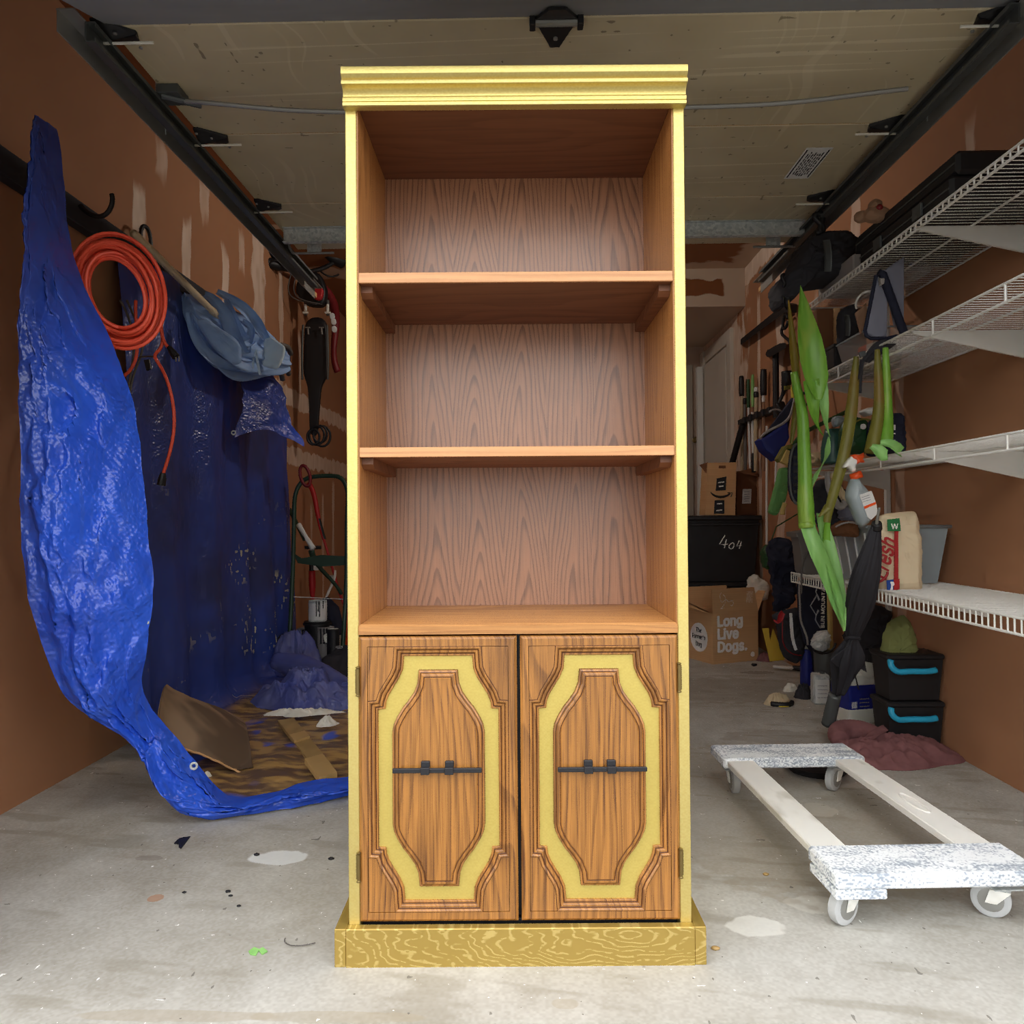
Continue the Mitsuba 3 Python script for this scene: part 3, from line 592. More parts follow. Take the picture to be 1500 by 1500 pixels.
for s in (-1, 1):
    for z in (.612, .208):
        zz = z + (.004 if s > 0 else 0)
        k = cobj('hinge', cat(rod((s * .3515, -.004, zz - .028), (s * .3515, -.004, zz + .028), .0035, 10), *[lathe([(0, 0), (.0028, 0), (.0046, .002), (.0046, .004), (0, .006)], 10, (s * .3515, -.004, zz + q * .028), (0, 0, q)) for q in (-1, 1)],
             bx(min(s * .3515, s * .3575), max(s * .3515, s * .3575), -.002, -.0005, zz - .027, zz + .027, .0002)), BRASS, label='small aged brass hinge')
# ================================================================ helpers for odd outlines
def outline(poly, y, depth, r=.012, n=None, puff=0.0, seed=0, tilt=None):
    """an upright thing given by its front outline at distance y; it is DEPTH thick with rounded rims. puff: swelling of its cloth."""
    q = np.array([at(px, py, y) for px, py in poly]); p2 = np.column_stack([q[:, 0], q[:, 2]])
    if n:
        c = np.vstack([p2, p2[:1]]); t = np.concatenate([[0], np.cumsum(np.linalg.norm(np.diff(c, axis=0), axis=1))])
        s = np.linspace(0, t[-1], n, endpoint=False); p2 = np.column_stack([np.interp(s, t, c[:, 0]), np.interp(s, t, c[:, 1])])
        for _ in range(2): p2 = .25 * np.roll(p2, 1, 0) + .5 * p2 + .25 * np.roll(p2, -1, 0)
    P = Polygon(p2)
    if not P.exterior.is_ccw: p2 = p2[::-1]
    r = min(r, depth * .45)
    c = p2.mean(0); size = np.sqrt(abs(P.area)); 
    def ring(d, yy): 
        w = c + (p2 - c) * (1 - d / (size * .5)); return np.column_stack([w[:, 0], np.full(len(w), yy), w[:, 1]])
    rings = [ring(r, y), ring(r * .3, y + r * .3), ring(0, y + r), ring(0, y + depth - r), ring(r, y + depth)]
    m = loft([x[::-1] for x in rings], caps=False)
    f2, v2 = None, None
    pf = Polygon(rings[0][:, [0, 2]]).buffer(0)
    cap = []
    for yy, flip in ((y, 1), (y + depth, -1)):
        for g in getattr(pf, 'geoms', [pf]):
            v, f = trimesh.creation.triangulate_polygon(g, engine='earcut')
            k = trimesh.Trimesh(np.column_stack([v[:, 0], np.full(len(v), yy), v[:, 1]]), f, process=False)
            cap.append(k)
    m = trimesh.util.concatenate([m] + cap); m.merge_vertices()
    if puff:
        m = m.subdivide_to_size(max(size / 12, .02)); m.merge_vertices()
        d = meshkit.fbm(m.vertices * (2.2 / max(size, .1)) + seed * 7.7, 3, seed) - .5
        e = meshkit.fbm(m.vertices * (9 / max(size, .1)) + seed * 3.3, 3, seed + 5) - .5
        m.vertices[:, 1] -= puff * (d * 2 + e * .8)
        m.vertices[:, 0] += puff * .5 * e
    trimesh.repair.fix_normals(m)
    if tilt: m.vertices[:, 1] += (m.vertices[:, 2] - m.vertices[:, 2].min()) * tilt
    return m
def floorquad(quad, z0, z1, b=.002):
    """a board lying flat: its top outline as seen, between heights z0 and z1"""
    q = np.array([atz(px, py, z1) for px, py in quad])
    lo, hi = q.copy(), q.copy(); lo[:, 2] = z0; hi[:, 2] = z1
    return hull(np.vstack([lo, hi]))
def W(y): return (y + 1.69) * 1.16 - 1.69            # the left wall's things stand this much further out
def line(*pts):
    return ats(pts)
def wline(*pts):
    return ats([(a, b, W(c)) for a, b, c in pts])
def can(o, r, h, rim=.004):
    return lathe([(0, 0), (r - .002, 0), (r, .003), (r, .008), (r - .002, .01), (r - .002, h - .012), (r, h - .01), (r, h - .002), (r - rim, h), (r - rim, h - .006), (0, h - .006)], 28, o)

# ================================================================ left side
# ---- the blue tarp hung on the left wall and spread on the floor
tp = thing('tarp', 'large blue plastic tarp draped down the left wall and over the floor', 'tarp')
n1, n2 = 120, 100
S, V = np.meshgrid(np.linspace(0, 1, n1), np.linspace(0, 1, n2), indexing='ij')
wall = np.clip(V / .60, 0, 1); flo = np.clip((V - .66) / .34, 0, 1); bend = np.clip((V - .60) / .06, 0, 1)
ywall = 1.45 + 2.2 * S
ztop = 2.13 - .22 * np.clip((ywall - 2.75) / .6, 0, 1) - .30 * np.clip((ywall - 3.35) / .3, 0, 1)
fold = .05 * np.sin(S * 34 + 2.2 * meshkit.fbm(np.stack([S * 5, wall * 1.5, S * 0], -1), 3, 1)) * (.25 + .75 * wall) + .10 * (meshkit.fbm(np.stack([S * 9, wall * 2.0, S * 0], -1), 4, 2) - .5)
x = np.maximum(-1.69 + .06 * wall + fold * .7, -1.745)
z = ztop * (1 - wall) + .10 * wall
x = x + bend * .07; z = np.where(V > .60, .10 - .09 * np.sin(bend * np.pi / 2), z)
xe = np.interp(S, [0, .35, 1], [-.60, -.58, -.70])
x = np.where(V > .66, x + flo * (xe - x), x)
yfront = np.interp(flo, [0, .3, .62, 1], [1.45, 1.08, .86, 1.02])
yfar = np.interp(flo, [0, 1], [3.65, 3.0])
yy = np.where(V > .66, yfront * (1 - S) + yfar * S, ywall)
z = np.where(V > .66, .010 + .035 * np.maximum(meshkit.fbm(np.stack([x * 5, yy * 3.5, x * 0], -1), 4, 4) - .42, 0) * 2, z)
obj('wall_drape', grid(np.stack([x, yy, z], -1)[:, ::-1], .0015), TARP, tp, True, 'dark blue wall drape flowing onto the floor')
# the near hem, folded round towards the camera
B = [(84, 190, .72), (96, 280, .74), (110, 380, .74), (150, 470, .75), (188, 560, .72), (205, 640, .70), (212, 720, .68), (222, 800, .68), (227, 860, .66), (222, 900, .66), (215, 960, .68), (210, 1000, .72), (232, 1048, .80), (290, 1113, .85), (355, 1172, .90), (430, 1150, 1.0), (505, 1136, 1.07), (575, 1128, 1.12)]
O = [(60, 190, .60), (48, 280, .54), (40, 380, .50), (30, 470, .50), (30, 560, .48), (30, 640, .46), (30, 720, .46), (35, 800, .46), (40, 860, .46), (50, 900, .48), (70, 960, .52), (95, 1020, .58), (190, 1086, .70), (262, 1186, .75), (330, 1198, .80), (430, 1185, .88), (505, 1168, .98), (575, 1150, 1.07)]
Bq, Oq = smoothline(ats(B), 150), smoothline(ats(O), 150)
Bq[:, 2] = np.maximum(Bq[:, 2], .03); Oq[:, 2] = np.maximum(Oq[:, 2], .006)
w = np.linspace(0, 1, 44)
P = Oq[:, None] * (1 - w[None, :, None]) + Bq[:, None] * w[None, :, None]
i = np.linspace(0, 1, 150)[:, None] * np.ones((1, 44))
wr = meshkit.fbm(np.stack([i * 16, w[None] * 3 + i * 0, i * 0], -1), 4, 9) - .5; wr2 = 1 - np.abs(2 * meshkit.fbm(np.stack([i * 22, w[None] * 5 + i * 5, i * 0], -1), 3, 19) - 1)
bulge = np.sin(np.pi * np.clip(w, 0, 1))[None]
P[..., 1] += -(.05 * bulge) + (.09 * wr - .045 * wr2 ** 3) * (.3 + .7 * bulge)
P[..., 2] += np.where(i > .7, .03 * bulge, 0) + .05 * wr * bulge
P[..., 2] = np.maximum(P[..., 2], .004)
obj('folded_hem', grid(P, .0015), TARP_HEM, tp, True, 'bright blue hem turned towards the front')
for (px, py, y) in ((212, 911, .655), (284, 1122, .80)):
    c = at(px, py, y)
    obj('grommet', lathe([(.006, 0), (.013, -.001), (.0135, .002), (.010, .0045), (.007, .004), (.0055, 0)], 20, c, (.2, -1, .1)), GALV, tp, label='metal grommet')
# a corner flap standing off the wall at the far top
fl = np.array([[at(a[0], a[1], W(a[2])) * (1 - t) + at(b[0], b[1], W(b[2])) * t for t in np.linspace(0, 1, 26)] for a, b in zip(
    smoothline([(325, 528, 2.05), (338, 560, 2.0), (340, 600, 1.95), (336, 640, 1.9)], 24), smoothline([(394, 545, 2.35), (404, 580, 2.3), (417, 618, 2.25), (430, 655, 2.2)], 24))])
e = meshkit.fbm(fl * 7, 3, 3) - .5; fl[..., 0] += .1 * e + .05; fl[..., 2] += .02 * e
fl[:, :, 2] += (np.linspace(0, 1, 24) ** 3)[:, None] * .07 * np.sin(np.linspace(0, np.pi, 26))[None]
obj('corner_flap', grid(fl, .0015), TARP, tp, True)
obj('grommet', lathe([(.006, 0), (.013, -.001), (.0135, .002), (.010, .0045), (.007, .004), (.0055, 0)], 20, at(342, 634, W(1.86)), (.3, -1, 0)), GALV, tp)

# ---- black wall rail with a hook
rl = thing('wall_rail', 'long black storage rail on the left wall above the tarp', 'rail')
obj('bar', bx(-1.747, -1.70, .25, 2.85, 2.10, 2.195, .004), BLACKCLOTH, rl)
hk = at(222, 375, W(1.22)); hk[0] = -1.69; hk[2] = 2.19
obj('hook', tube([hk + [0, -.035, -.02], hk + [.0, -.04, .06], hk + [0, -.02, .085], hk + [0, .02, .085], hk + [0, .04, .06], hk + [0, .035, -.02]], .009, 8, 24), BLACK, rl)
obj('hook', tube([hk + [0, -.5, -.02], hk + [.03, -.5, -.05], hk + [.09, -.5, -.06], hk + [.12, -.5, -.02], hk + [.12, -.5, .02]], .009, 8, 24), BLACK, rl)
# ---- orange extension cord
ec = thing('extension_cord', 'coiled orange extension cord hanging from the rail over the blue tarp', 'extension cord')
th = np.linspace(0, 2 * np.pi * 14, 600); rng = np.random.default_rng(3)
k = np.sin(th * .37) * .5 + np.sin(th * .113 + 1)
pts = []
for a, q in zip(th, k):
    px, py = 172 + (56 + 11 * q) * np.cos(a), 428 + (66 + 13 * q) * np.sin(a) + 14 * np.cos(a)
    pts.append(at(px, py, .86 + .035 * np.sin(a * .93 + 1) + .02 * q))
obj('coil', tube(pts, .0062, 8), ORANGE, ec, True)
obj('strand', tube(wline((229, 392, .86), (238, 413, .85), (240, 431, .85), (237, 457, .85), (236, 477, .85), (238, 493, .85), (244, 506, .85), (248, 510, .85)), .0065, 8, 40), ORANGE, ec, True)
obj('strand', tube(wline((222, 444, .87), (234, 458, .865), (236, 477, .865), (238, 496, .86), (235, 510, .86), (227, 523, .865), (229, 527, .87), (240, 546, .87), (250, 575, .87), (255, 610, .87), (253, 642, .87), (246, 672, .87), (239, 694, .87)), .0065, 8, 70), ORANGE, ec, True)
obj('strand', tube(wline((199, 440, .87), (200, 477, .87), (201, 510, .87), (197, 531, .87), (185, 548, .87), (160, 556, .87)), .0065, 8, 40), ORANGE, ec, True)
a, b = at(247, 508, W(.85)), at(258, 523, W(.85))
obj('plug', tube([a, a * .6 + b * .4, b], [.008, .014, .015], 10, 8), BLACK, ec, label='black plug with bright prongs')
dd = (b - a) / np.linalg.norm(b - a)
for s in (-1, 1): obj('prong', obx(b + dd * .009 + np.array([s * .006, 0, 0]), (.003, .007, .02), 0, .0005), STEEL, ec)
a, b = at(239, 693, W(.87)), at(236, 711, W(.87))
obj('socket', tube([a, a * .5 + b * .5, b], [.010, .0155, .016], 10, 8), BLACK, ec)
gc = thing('cord_bundle', 'grey cords hanging in a loop below the orange coil', 'cord')
obj('cord', tube(wline((176, 440, .9), (190, 470, .9), (196, 505, .9), (192, 545, .9), (184, 590, .9), (176, 640, .9)), .0045, 6, 40), GREYCORD, gc, True)
obj('cord', tube(wline((186, 440, .91), (202, 475, .91), (209, 505, .91), (206, 522, .91), (197, 545, .91), (190, 575, .91), (180, 600, .91)), .0045, 6, 40), GREYCORD, gc, True)
obj('tie', tube(wline((203, 524, .9), (215, 522, .89), (227, 523, .87)), .003, 6, 12), GREYCORD, gc, True)
obj('clip', outline([(210, 527), (218, 526), (221, 540), (214, 543)], W(.89), .012, .003), BLACK, gc)

# ---- folded patio umbrella hanging along the wall
pu = thing('patio_umbrella', 'folded blue patio umbrella on a cream pole hanging by the tarp', 'umbrella')
p0, p1 = at(196, 342, W(.88)), at(326, 470, W(1.72))
obj('pole', rod(p0, p1, .0165, 16), CREAM, pu, True, 'cream pole')
dv = (p1 - p0) / np.linalg.norm(p1 - p0)
obj('ferrule', cat(*[lathe([(.0165, -.012), (.0195, -.01), (.0195, .01), (.0165, .012)], 18, p0 + (p1 - p0) * t, dv) for t in (.86,)]), CREAM, pu)
obj('ferrule', lathe([(.0165, -.03), (.024, -.025), (.027, .02), (.019, .03)], 18, p0 + (p1 - p0) * .985, dv), CREAM, pu)
cc = smoothline([(272, 448, 1.55, 14, 20), (290, 472, 1.62, 26, 42), (318, 492, 1.75, 38, 56), (350, 506, 1.9, 38, 50), (378, 515, 2.05, 32, 38), (404, 522, 2.15, 18, 27), (418, 525, 2.2, 10, 18)], 40)
rings = []
for q, (px, py, y, wx, wz) in enumerate(cc):
    y = W(y); o = at(px, py, y); s = (y + 1.69) / F; ph = np.linspace(0, 2 * np.pi, 90, endpoint=False)
    pl = 1 + .13 * np.sin(9 * ph + q * .10) + .07 * np.sin(17 * ph + 1 - q * .07)
    ux, uz = np.array([.78, .0, .62]), np.array([-.35, .45, .80]) * 1.0
    ux, uz = np.array([.55, -.25, .55]), np.array([-.45, .1, .85])
    rings.append(o + (np.cos(ph) * pl)[:, None] * ux * wx * s + (np.sin(ph) * pl)[:, None] * uz * wz * s * .95)
obj('canopy', loft(rings), CANOPY, pu, True, 'bunched blue canopy')
for q, (pl, w0) in enumerate(([[(332, 440, 1.72), (342, 466, 1.7), (352, 488, 1.72), (372, 500, 1.85)], .05], [[(318, 428, 1.7), (348, 446, 1.75), (372, 470, 1.85), (392, 500, 1.95)], .06], [[(300, 432, 1.65), (330, 462, 1.66), (346, 500, 1.72), (368, 525, 1.86)], .07], [[(276, 458, 1.52), (290, 500, 1.56), (315, 528, 1.66), (352, 542, 1.8)], .05], [[(355, 470, 1.78), (368, 490, 1.8), (362, 508, 1.8), (375, 522, 1.86)], .045])):
    obj('canopy_fold', ribbon(wline(*pl), [w0 * .5, w0, w0 * 1.1, w0 * .6], .35, .002, 26, (.2, -1, .1), 7), CANOPY, pu, True)
obj('pocket', outline([(284, 468), (300, 464), (318, 478), (340, 492), (350, 505), (352, 530), (338, 534), (318, 518), (302, 500)], W(1.44), .05, .02, 50, .012, 5), CANOPY, pu, True)
obj('light_panel', outline([(385, 496), (396, 492), (418, 508), (412, 530), (405, 541), (382, 535), (386, 515)], W(1.93), .03, .008, 40, .01, 3), CANOPYLIGHT, pu, True, 'pale blue panel of the canopy')
obj('tie', ribbon(wline((374, 512, 1.84), (377, 528, 1.84), (381, 549, 1.85)), [.014, .014, .012], 0, .002, 12), CANOPYLIGHT, pu, True)
obj('tie', ribbon(wline((371, 512, 1.84), (371, 527, 1.84), (370, 541, 1.85)), [.013, .012, .012], 0, .002, 12), CANOPYLIGHT, pu, True)
for (a, b) in (((408, 505, 2.15), (426, 518, 2.3)), ((404, 528, 2.15), (423, 548, 2.3)), ((398, 535, 2.12), (414, 556, 2.25))):
    obj('rib_end', tube(wline(a, ((a[0] + b[0]) / 2 + 3, (a[1] + b[1]) / 2 - 3, (a[2] + b[2]) / 2), b), [.012, .018, .016], 8, 10), GREYCORD, pu, True)

# ---- bicycle hung on the far left wall
bk = thing('bicycle', 'dark bicycle hanging by its handlebar on the wall beyond the blue umbrella', 'bicycle')
yb = 3.15
obj('handlebar', tube(wline((384, 352, 2.75), (405, 378, 2.85), (428, 392, 2.95), (450, 398, 3.1), (475, 392, 3.2), (497, 372, 3.3)), .017, 10, 40), BLACK, bk, True)
obj('grip', tube(wline((378, 345, 2.72), (390, 362, 2.78), (402, 374, 2.84)), [.03, .034, .026], 10, 12), BLACK, bk, True)
obj('grip', tube(wline((386, 384, 2.78), (405, 388, 2.84), (424, 394, 2.9)), [.035, .04, .022], 10, 12), BLACK, bk, True)
obj('grip', tube(wline((478, 372, 3.2), (490, 378, 3.25), (502, 384, 3.3)), [.03, .05, .05], 10, 12), BLACK, bk, True)
obj('brake_lever', tube(wline((394, 386, 2.78), (410, 383, 2.8), (424, 398, 2.86), (430, 402, 2.88)), .007, 6, 16), BLACK, bk, True)
obj('brake_lever', tube(wline((470, 398, 3.1), (480, 404, 3.1), (496, 402, 3.16)), .007, 6, 16), BLACK, bk, True)
obj('stem', outline([(440, 395), (468, 398), (478, 425), (474, 448), (446, 446), (430, 425)], W(3.1), .09, .02, 30), BLACK, bk, True)
for px in (424, 432): obj('cable', tube(wline((px + 4, 388, 2.95), (px, 410, 3.0), (px + 1, 432, 3.0), (px + 14, 440, 3.02), (px + 40, 446, 3.05)), .004, 6, 30), GREYCORD, bk, True)
for px in (447.5, 480): obj('fork_leg', tube(wline((px, 440, yb), (px + .3, 462, yb)), .012, 10), GREYCORD, bk, True); obj('fork_clamp', cat(rod(at(px, 446, W(yb - .02)), at(px, 457, W(yb - .02)), .010), rod(at(px - 4, 458, W(yb - .02)), at(px + 4, 458, W(yb - .02)), .008)), OFFWHITE, bk)
obj('mudguard', outline([(452, 464), (472, 463), (479, 474), (480, 540), (478, 556), (470, 562), (467, 600), (464, 640), (453, 640), (452, 600), (450, 562), (445, 556), (443, 540), (445, 474)], W(yb), .05, .02, 60), BLACK, bk, True, 'long dark mudguard')
for px, e in ((444, -1), (479, 1)): obj('stay', tube(wline((px, 476, yb - .02), (px + e * 1.5, 520, yb - .02), (px + e * 1.0, 556, yb - .02)), .008, 6, 12), DARKSTEEL, bk, True)
for px in (451, 471): obj('bracket', cat(obx(at(px, 480, W(yb - .03)), (.035, .02, .008), 0, .001), rod(at(px, 481, W(yb - .035)), at(px + 1, 490, W(yb - .035)), .006)), STEEL, bk)
obj('frame', tube(wline((472, 420, 3.2), (486, 440, 3.3), (492, 470, 3.4), (489, 510, 3.4), (495, 545, 3.4)), [.03, .035, .03, .022, .028], 10, 40), REDDARK, bk, True, 'dark red frame')
obj('head_badge', outline([(456, 418), (466, 414), (474, 424), (470, 440), (458, 438)], W(3.05), .04, .01, 20), RED, bk, True)
for c in ((486, 463), (488, 471), (489, 482)): obj('reflector', outline([(c[0] - 4, c[1] - 5), (c[0] + 4, c[1] - 5), (c[0] + 4, c[1] + 5), (c[0] - 3, c[1] + 5)], W(3.2), .02, .005, 14), LABELWHITE, bk, True)
cb = thing('cable_coil', 'small coil of dark cable hanging under the bicycle', 'cable')
for q, (dx, r) in enumerate(((0, 9), (5, 11), (10, 10), (13, 12))):
    obj('loop', tube([at(459 + dx + r * np.cos(a), 640 + 1.25 * r * np.sin(a) - 2 * q % 5, 3.05 + .03 * q) for a in np.linspace(0, 2 * np.pi, 26)], .007, 6), BLACK, cb, True)

# ---- green hand truck
ht = thing('hand_truck', 'tall green hand truck leaning against the left wall by the bookcase', 'hand truck')
yh = 2.75
obj('tube_frame', tube(wline((424, 940, yh - .1), (427, 880, yh - .06), (430, 800, yh), (431, 745, yh + .03), (436, 715, yh + .05), (447, 702, yh + .06), (462, 698, yh + .06), (485, 697, yh + .06), (499, 700, yh + .05), (507, 712, yh + .04), (509, 745, yh), (508, 820, yh - .03), (505, 900, yh - .06), (501, 965, yh - .1)), .0145, 12, 90), GREENFRAME, ht, True)
obj('cross_plate', outline([(430, 812), (440, 818), (470, 813), (507, 815), (507, 828), (470, 830), (436, 825)], W(yh - .01), .02, .004), GREENFRAME, ht)
obj('cross_wire', rod(at(425, 874, W(yh - .05)), at(507, 878, W(yh - .05)), .003), GALV, ht)
obj('axle', rod(at(420, 945, W(yh - .05)), at(512, 958, W(yh - .05)), .012), BLACK, ht)
for px, py in ((516, 966), (414, 950)):
    obj('wheel', lathe([(.03, -.025), (.10, -.025), (.115, -.01), (.115, .01), (.10, .025), (.03, .025)], 28, at(px, py, W(yh - .02)), (1, 0, 0)), BLACK, ht)
sh = thing('garden_tool', 'green shafted garden tool with a white grip leaning by the hand truck', 'garden tool')
obj('shaft', rod(at(404, 706, W(3.35)), at(446, 790, W(3.0)), .014), GREENFRAME, sh)
obj('grip', tube(wline((437, 768, 3.0), (448, 786, 2.98), (459, 804, 2.96)), [.019, .014, .021], 12, 12), WHITE, sh, True, 'white grip')
obj('cross_handle', rod(at(447, 802, W(3.03)), at(470, 802, W(3.03)), .013), BLACK, sh)
obj('socket', tube(wline((456, 806, 3.0), (462, 822, 3.02), (478, 842, 3.05), (500, 870, 3.1)), [.022, .016, .013, .013], 10, 14), GREENFRAME, sh, True)
rp_ = thing('red_pole', 'thin red pole with a looped red head leaning behind the hand truck', 'pole')
obj('loop', tube([at(447 + 7 * np.cos(a) + 3 * np.sin(a), 697 + 15 * np.sin(a), 3.42) for a in np.linspace(0, 2 * np.pi, 30)], .011, 8), REDDARK, rp_, True)
obj('shaft', tube(wline((452, 708, 3.42), (459, 722, 3.4), (463, 740, 3.38), (470, 775, 3.35), (481, 812, 3.32), (492, 850, 3.3), (503, 885, 3.28)), [.02, .018, .010, .010, .009], 10, 40), RED, rp_, True)
obj('sleeve', rod(at(467, 760, W(3.36)), at(475, 790, W(3.34)), .0135), BLACK, rp_)
rc = thing('red_cylinder', 'red cylinder behind the hand truck above the white paint can', 'cylinder')
obj('body', tube(wline((457, 836, 3.32), (457.5, 860, 3.32), (458, 878, 3.32)), [.024, .026, .014], 14, 12), RED, rc, True)
obj('tag', outline([(459, 824), (467, 825), (466, 836), (459, 835)], W(3.28), .006, .001), LABELWHITE, rc)
obj('top', rod(at(457, 824, W(3.32)), at(457, 836, W(3.32)), .02), BLACK, rc)
bl = thing('brush', 'white handled brush leaning behind the paint can', 'brush')
obj('handle', tube(wline((491, 836, 3.3), (488, 852, 3.25), (480, 870, 3.2), (474, 886, 3.15)), [.008, .012, .010, .006], 8, 20), LABELWHITE, bl, True)
obj('clamp', outline([(481, 843), (488, 843), (488, 850), (482, 850)], W(3.2), .02, .003), GALV, bl)
# ---- paint cans
yc = 3.35; s_ = (yc + 1.69) / F
bz = at(460, 912, yc)
pc = thing('bucket', 'black bucket under the white paint can by the hand truck', 'bucket')
obj('body', lathe([(0, 0.001), (.072, 0.001), (.084, bz[2] - .01), (.088, bz[2] - .004), (.088, bz[2]), (.0, bz[2])], 28, (bz[0], bz[1] + .08, 0)), BLACK, pc)
obj('rim', lathe([(.082, bz[2] - .025), (.094, bz[2] - .022), (.094, bz[2] - .012), (.082, bz[2] - .009)], 28, (bz[0], bz[1] + .08, 0)), BLACK, pc)
wc = thing('paint_can', 'white paint can with black drips standing on a black bucket', 'paint can')
h_ = (912 - 881) * s_; r_ = 13.5 * s_; o_ = (bz[0] + .003, bz[1] + .08, bz[2] + .0005)
obj('body', can(o_, r_, h_), GALV, wc)
obj('label', lathe([(r_ - .0015, .012), (r_ + .0003, .0122), (r_ + .0003, h_ - .016), (r_ - .0015, h_ - .0158)], 28, o_), LABELWHITE, wc, label='white paper label')
rng = np.random.default_rng(2)
for a, ln in ((-1.45, .10), (-1.25, .07), (-1.1, .105), (-.7, .05)):
    c = np.array([o_[0] + (r_ + .0006) * math.cos(a), o_[1] + (r_ + .0006) * math.sin(a), o_[2] + h_])
    obj('drip', tube([c, c - [0, 0, ln * .6], c - [0, 0, ln]], [.0035, .003, .004], 6), INK, wc, True)
for name, px, py, r, y, lab, mat in (('paint_can', 446, 920, .045, 3.5, 'small stained can half hidden left of the black bucket', LABELGREY), ('paint_can', 477, 918, .055, 3.38, 'dripped can right of the black bucket', LABELGREY), ('paint_can', 488, 921, .042, 3.3, 'black can with a bright lid beside the dripped can', BLACK)):
    c = at(px, py, y); t = thing(name, lab, 'paint can')
    obj('body', can((c[0], c[1], .001), r, c[2]), mat, t)
    if mat == BLACK: obj('lid', lathe([(0, 0), (r * .86, 0), (r * .86, .004), (0, .005)], 24, (c[0], c[1], c[2] - .004)), GALV, t, label='bright lid')
    else:
        for a in (-1.9, -1.5, -1.2): q = np.array([c[0] + r * math.cos(a), c[1] + r * math.sin(a), c[2] - .004]); obj('drip', tube([q, q - [0, 0, .06], q - [0, 0, .1]], [.006, .005, .007], 6), INK, t, True)
rg = thing('rag', 'spotted white rag hanging off the dripped can', 'rag')
obj('cloth', outline([(473, 930), (482, 927), (486, 936), (484, 943), (475, 942)], 3.29, .025, .006, 24, .008, 4), OFFWHITE, rg, True)
gb = thing('duffel_bag', 'dark grey duffel bag on the floor at the foot of the hand truck', 'bag')
obj('body', crumple(atz(494, 985) + np.array([.12, .0, 0]), .30, .22, .17, 12, .1, rag=.1, folds=1.2), BLACKCLOTH, gb, True)
obj('ring', tube([at(497 + 5 * np.cos(a), 948 + 1.5 * np.sin(a), 2.85) for a in np.linspace(0, 6.28, 16)], .004, 6), STEEL, gb, True)
bn = thing('blue_rolls', 'deep blue tubular bag behind the paint cans', 'bag')
obj('body', tube(line((478, 878, 3.7), (484, 895, 3.65), (492, 915, 3.6), (494, 930, 3.58)), [.03, .065, .05, .03], 14, 24), NAVY, bn, True)
ob = thing('orange_tool', 'orange plastic tool end beside the bookcase side', 'tool')
obj('body', outline([(503, 888), (512, 886), (513, 955), (503, 957)], 3.8, .05, .012, 24), ORANGEPL, ob, True)
# ---- crumpled blue sheets
s1 = thing('plastic_sheet', 'crumpled blue plastic sheet heaped in front of the paint cans', 'plastic sheet')
obj('heap', crumple(np.array([at(433, 965, 3.15)[0], 3.15, 0.012]), .17, .13, .24, 21, .3, rag=.25, folds=1.8), BAGBLUE, s1, True)
s2 = thing('plastic_sheet', 'grey and blue bunched plastic sheet trailing towards the bookcase', 'plastic sheet')
obj('roll', tube(np.array([at(404, 968, 2.75), at(425, 974, 2.7), at(452, 984, 2.6), at(478, 998, 2.5), at(512, 1020, 2.35), at(545, 1050, 2.1)]), [.05, .08, .08, .075, .06, .03], 14, 40), BAGBLUE, s2, True)
obj('heap', crumple(np.array([at(452, 1035, 2.3)[0], 2.3, 0.012]), .34, .20, .17, 33, -.35, rag=.35, folds=2.0), BAGBLUE, s2, True)
# ---- the sprayed cardboard, planks and rags on the tarp
lo_ = smoothline(line((231, 1045, 1.05), (262, 1093, 1.09), (300, 1107, 1.12), (340, 1126, 1.18), (371, 1139, 1.22)), 30)
hi_ = smoothline(line((247, 1007, 1.45), (280, 1022, 1.42), (315, 1036, 1.55), (340, 1047, 1.66), (356, 1056, 1.74)), 30)
Pc = np.array([lo_ * (1 - t) + hi_ * t for t in np.linspace(0, 1, 20)])
Pc[..., 2] += (.045 * np.sin(np.linspace(0, np.pi, 20)))[:, None] + .012 * (meshkit.fbm(Pc * 12, 3, 2) - .5)
Pc[..., 2] = np.maximum(Pc[..., 2], .03)
t = thing('cardboard_sheet', 'curved brown paint sprayed cardboard sheet lying on the tarp', 'cardboard')
obj('sheet', grid(Pc, .0045), CARDSPRAY, t, True)
obj('torn_edge', tube(smoothline(np.column_stack([lo_[4:], ])[:, :3] + np.array([0, -.002, .0]) + .004 * (np.random.default_rng(4).random((26, 3)) - .5), 60), .0042, 6), CARD, t, True, 'pale torn edge')
t = thing('plank', 'long flat brown paint sprayed plank lying on the tarp', 'plank')
obj('board', floorquad([(407, 1055), (430, 1051), (488, 1122), (464, 1129)], .018, .034), PLANK, t)
t = thing('wood_block', 'short tan wood block across the near end of the plank', 'wood block')
obj('board', floorquad([(446, 1111), (473, 1104), (494, 1131), (467, 1139)], .0345, .055), PLANKTAN, t)
t = thing('wood_block', 'small thin board piece across the middle of the plank', 'wood block')
obj('board', floorquad([(424, 1076), (446, 1070), (454, 1078), (431, 1085)], .0345, .045), PLANKTAN, t)
t = thing('rag', 'long white rag lying on the tarp behind the plank', 'rag')
obj('cloth', crumple(atz(438, 1046, .03), .17, .055, .028, 5, .16, rag=.5, folds=3.2, n=22), OFFWHITE, t, True)
t = thing('rag', 'small twisted white rag right of the plank', 'rag')
obj('cloth', crumple(atz(480, 1062, .03), .055, .035, .04, 6, .6, rag=.4, folds=2, n=14), OFFWHITE, t, True)
t = thing('rag', 'small white scrap under the curved cardboard sheet', 'rag')
obj('cloth', crumple(atz(302, 1138, .03), .018, .012, .02, 7, .6, rag=.4, folds=2, n=8), OFFWHITE, t, True)

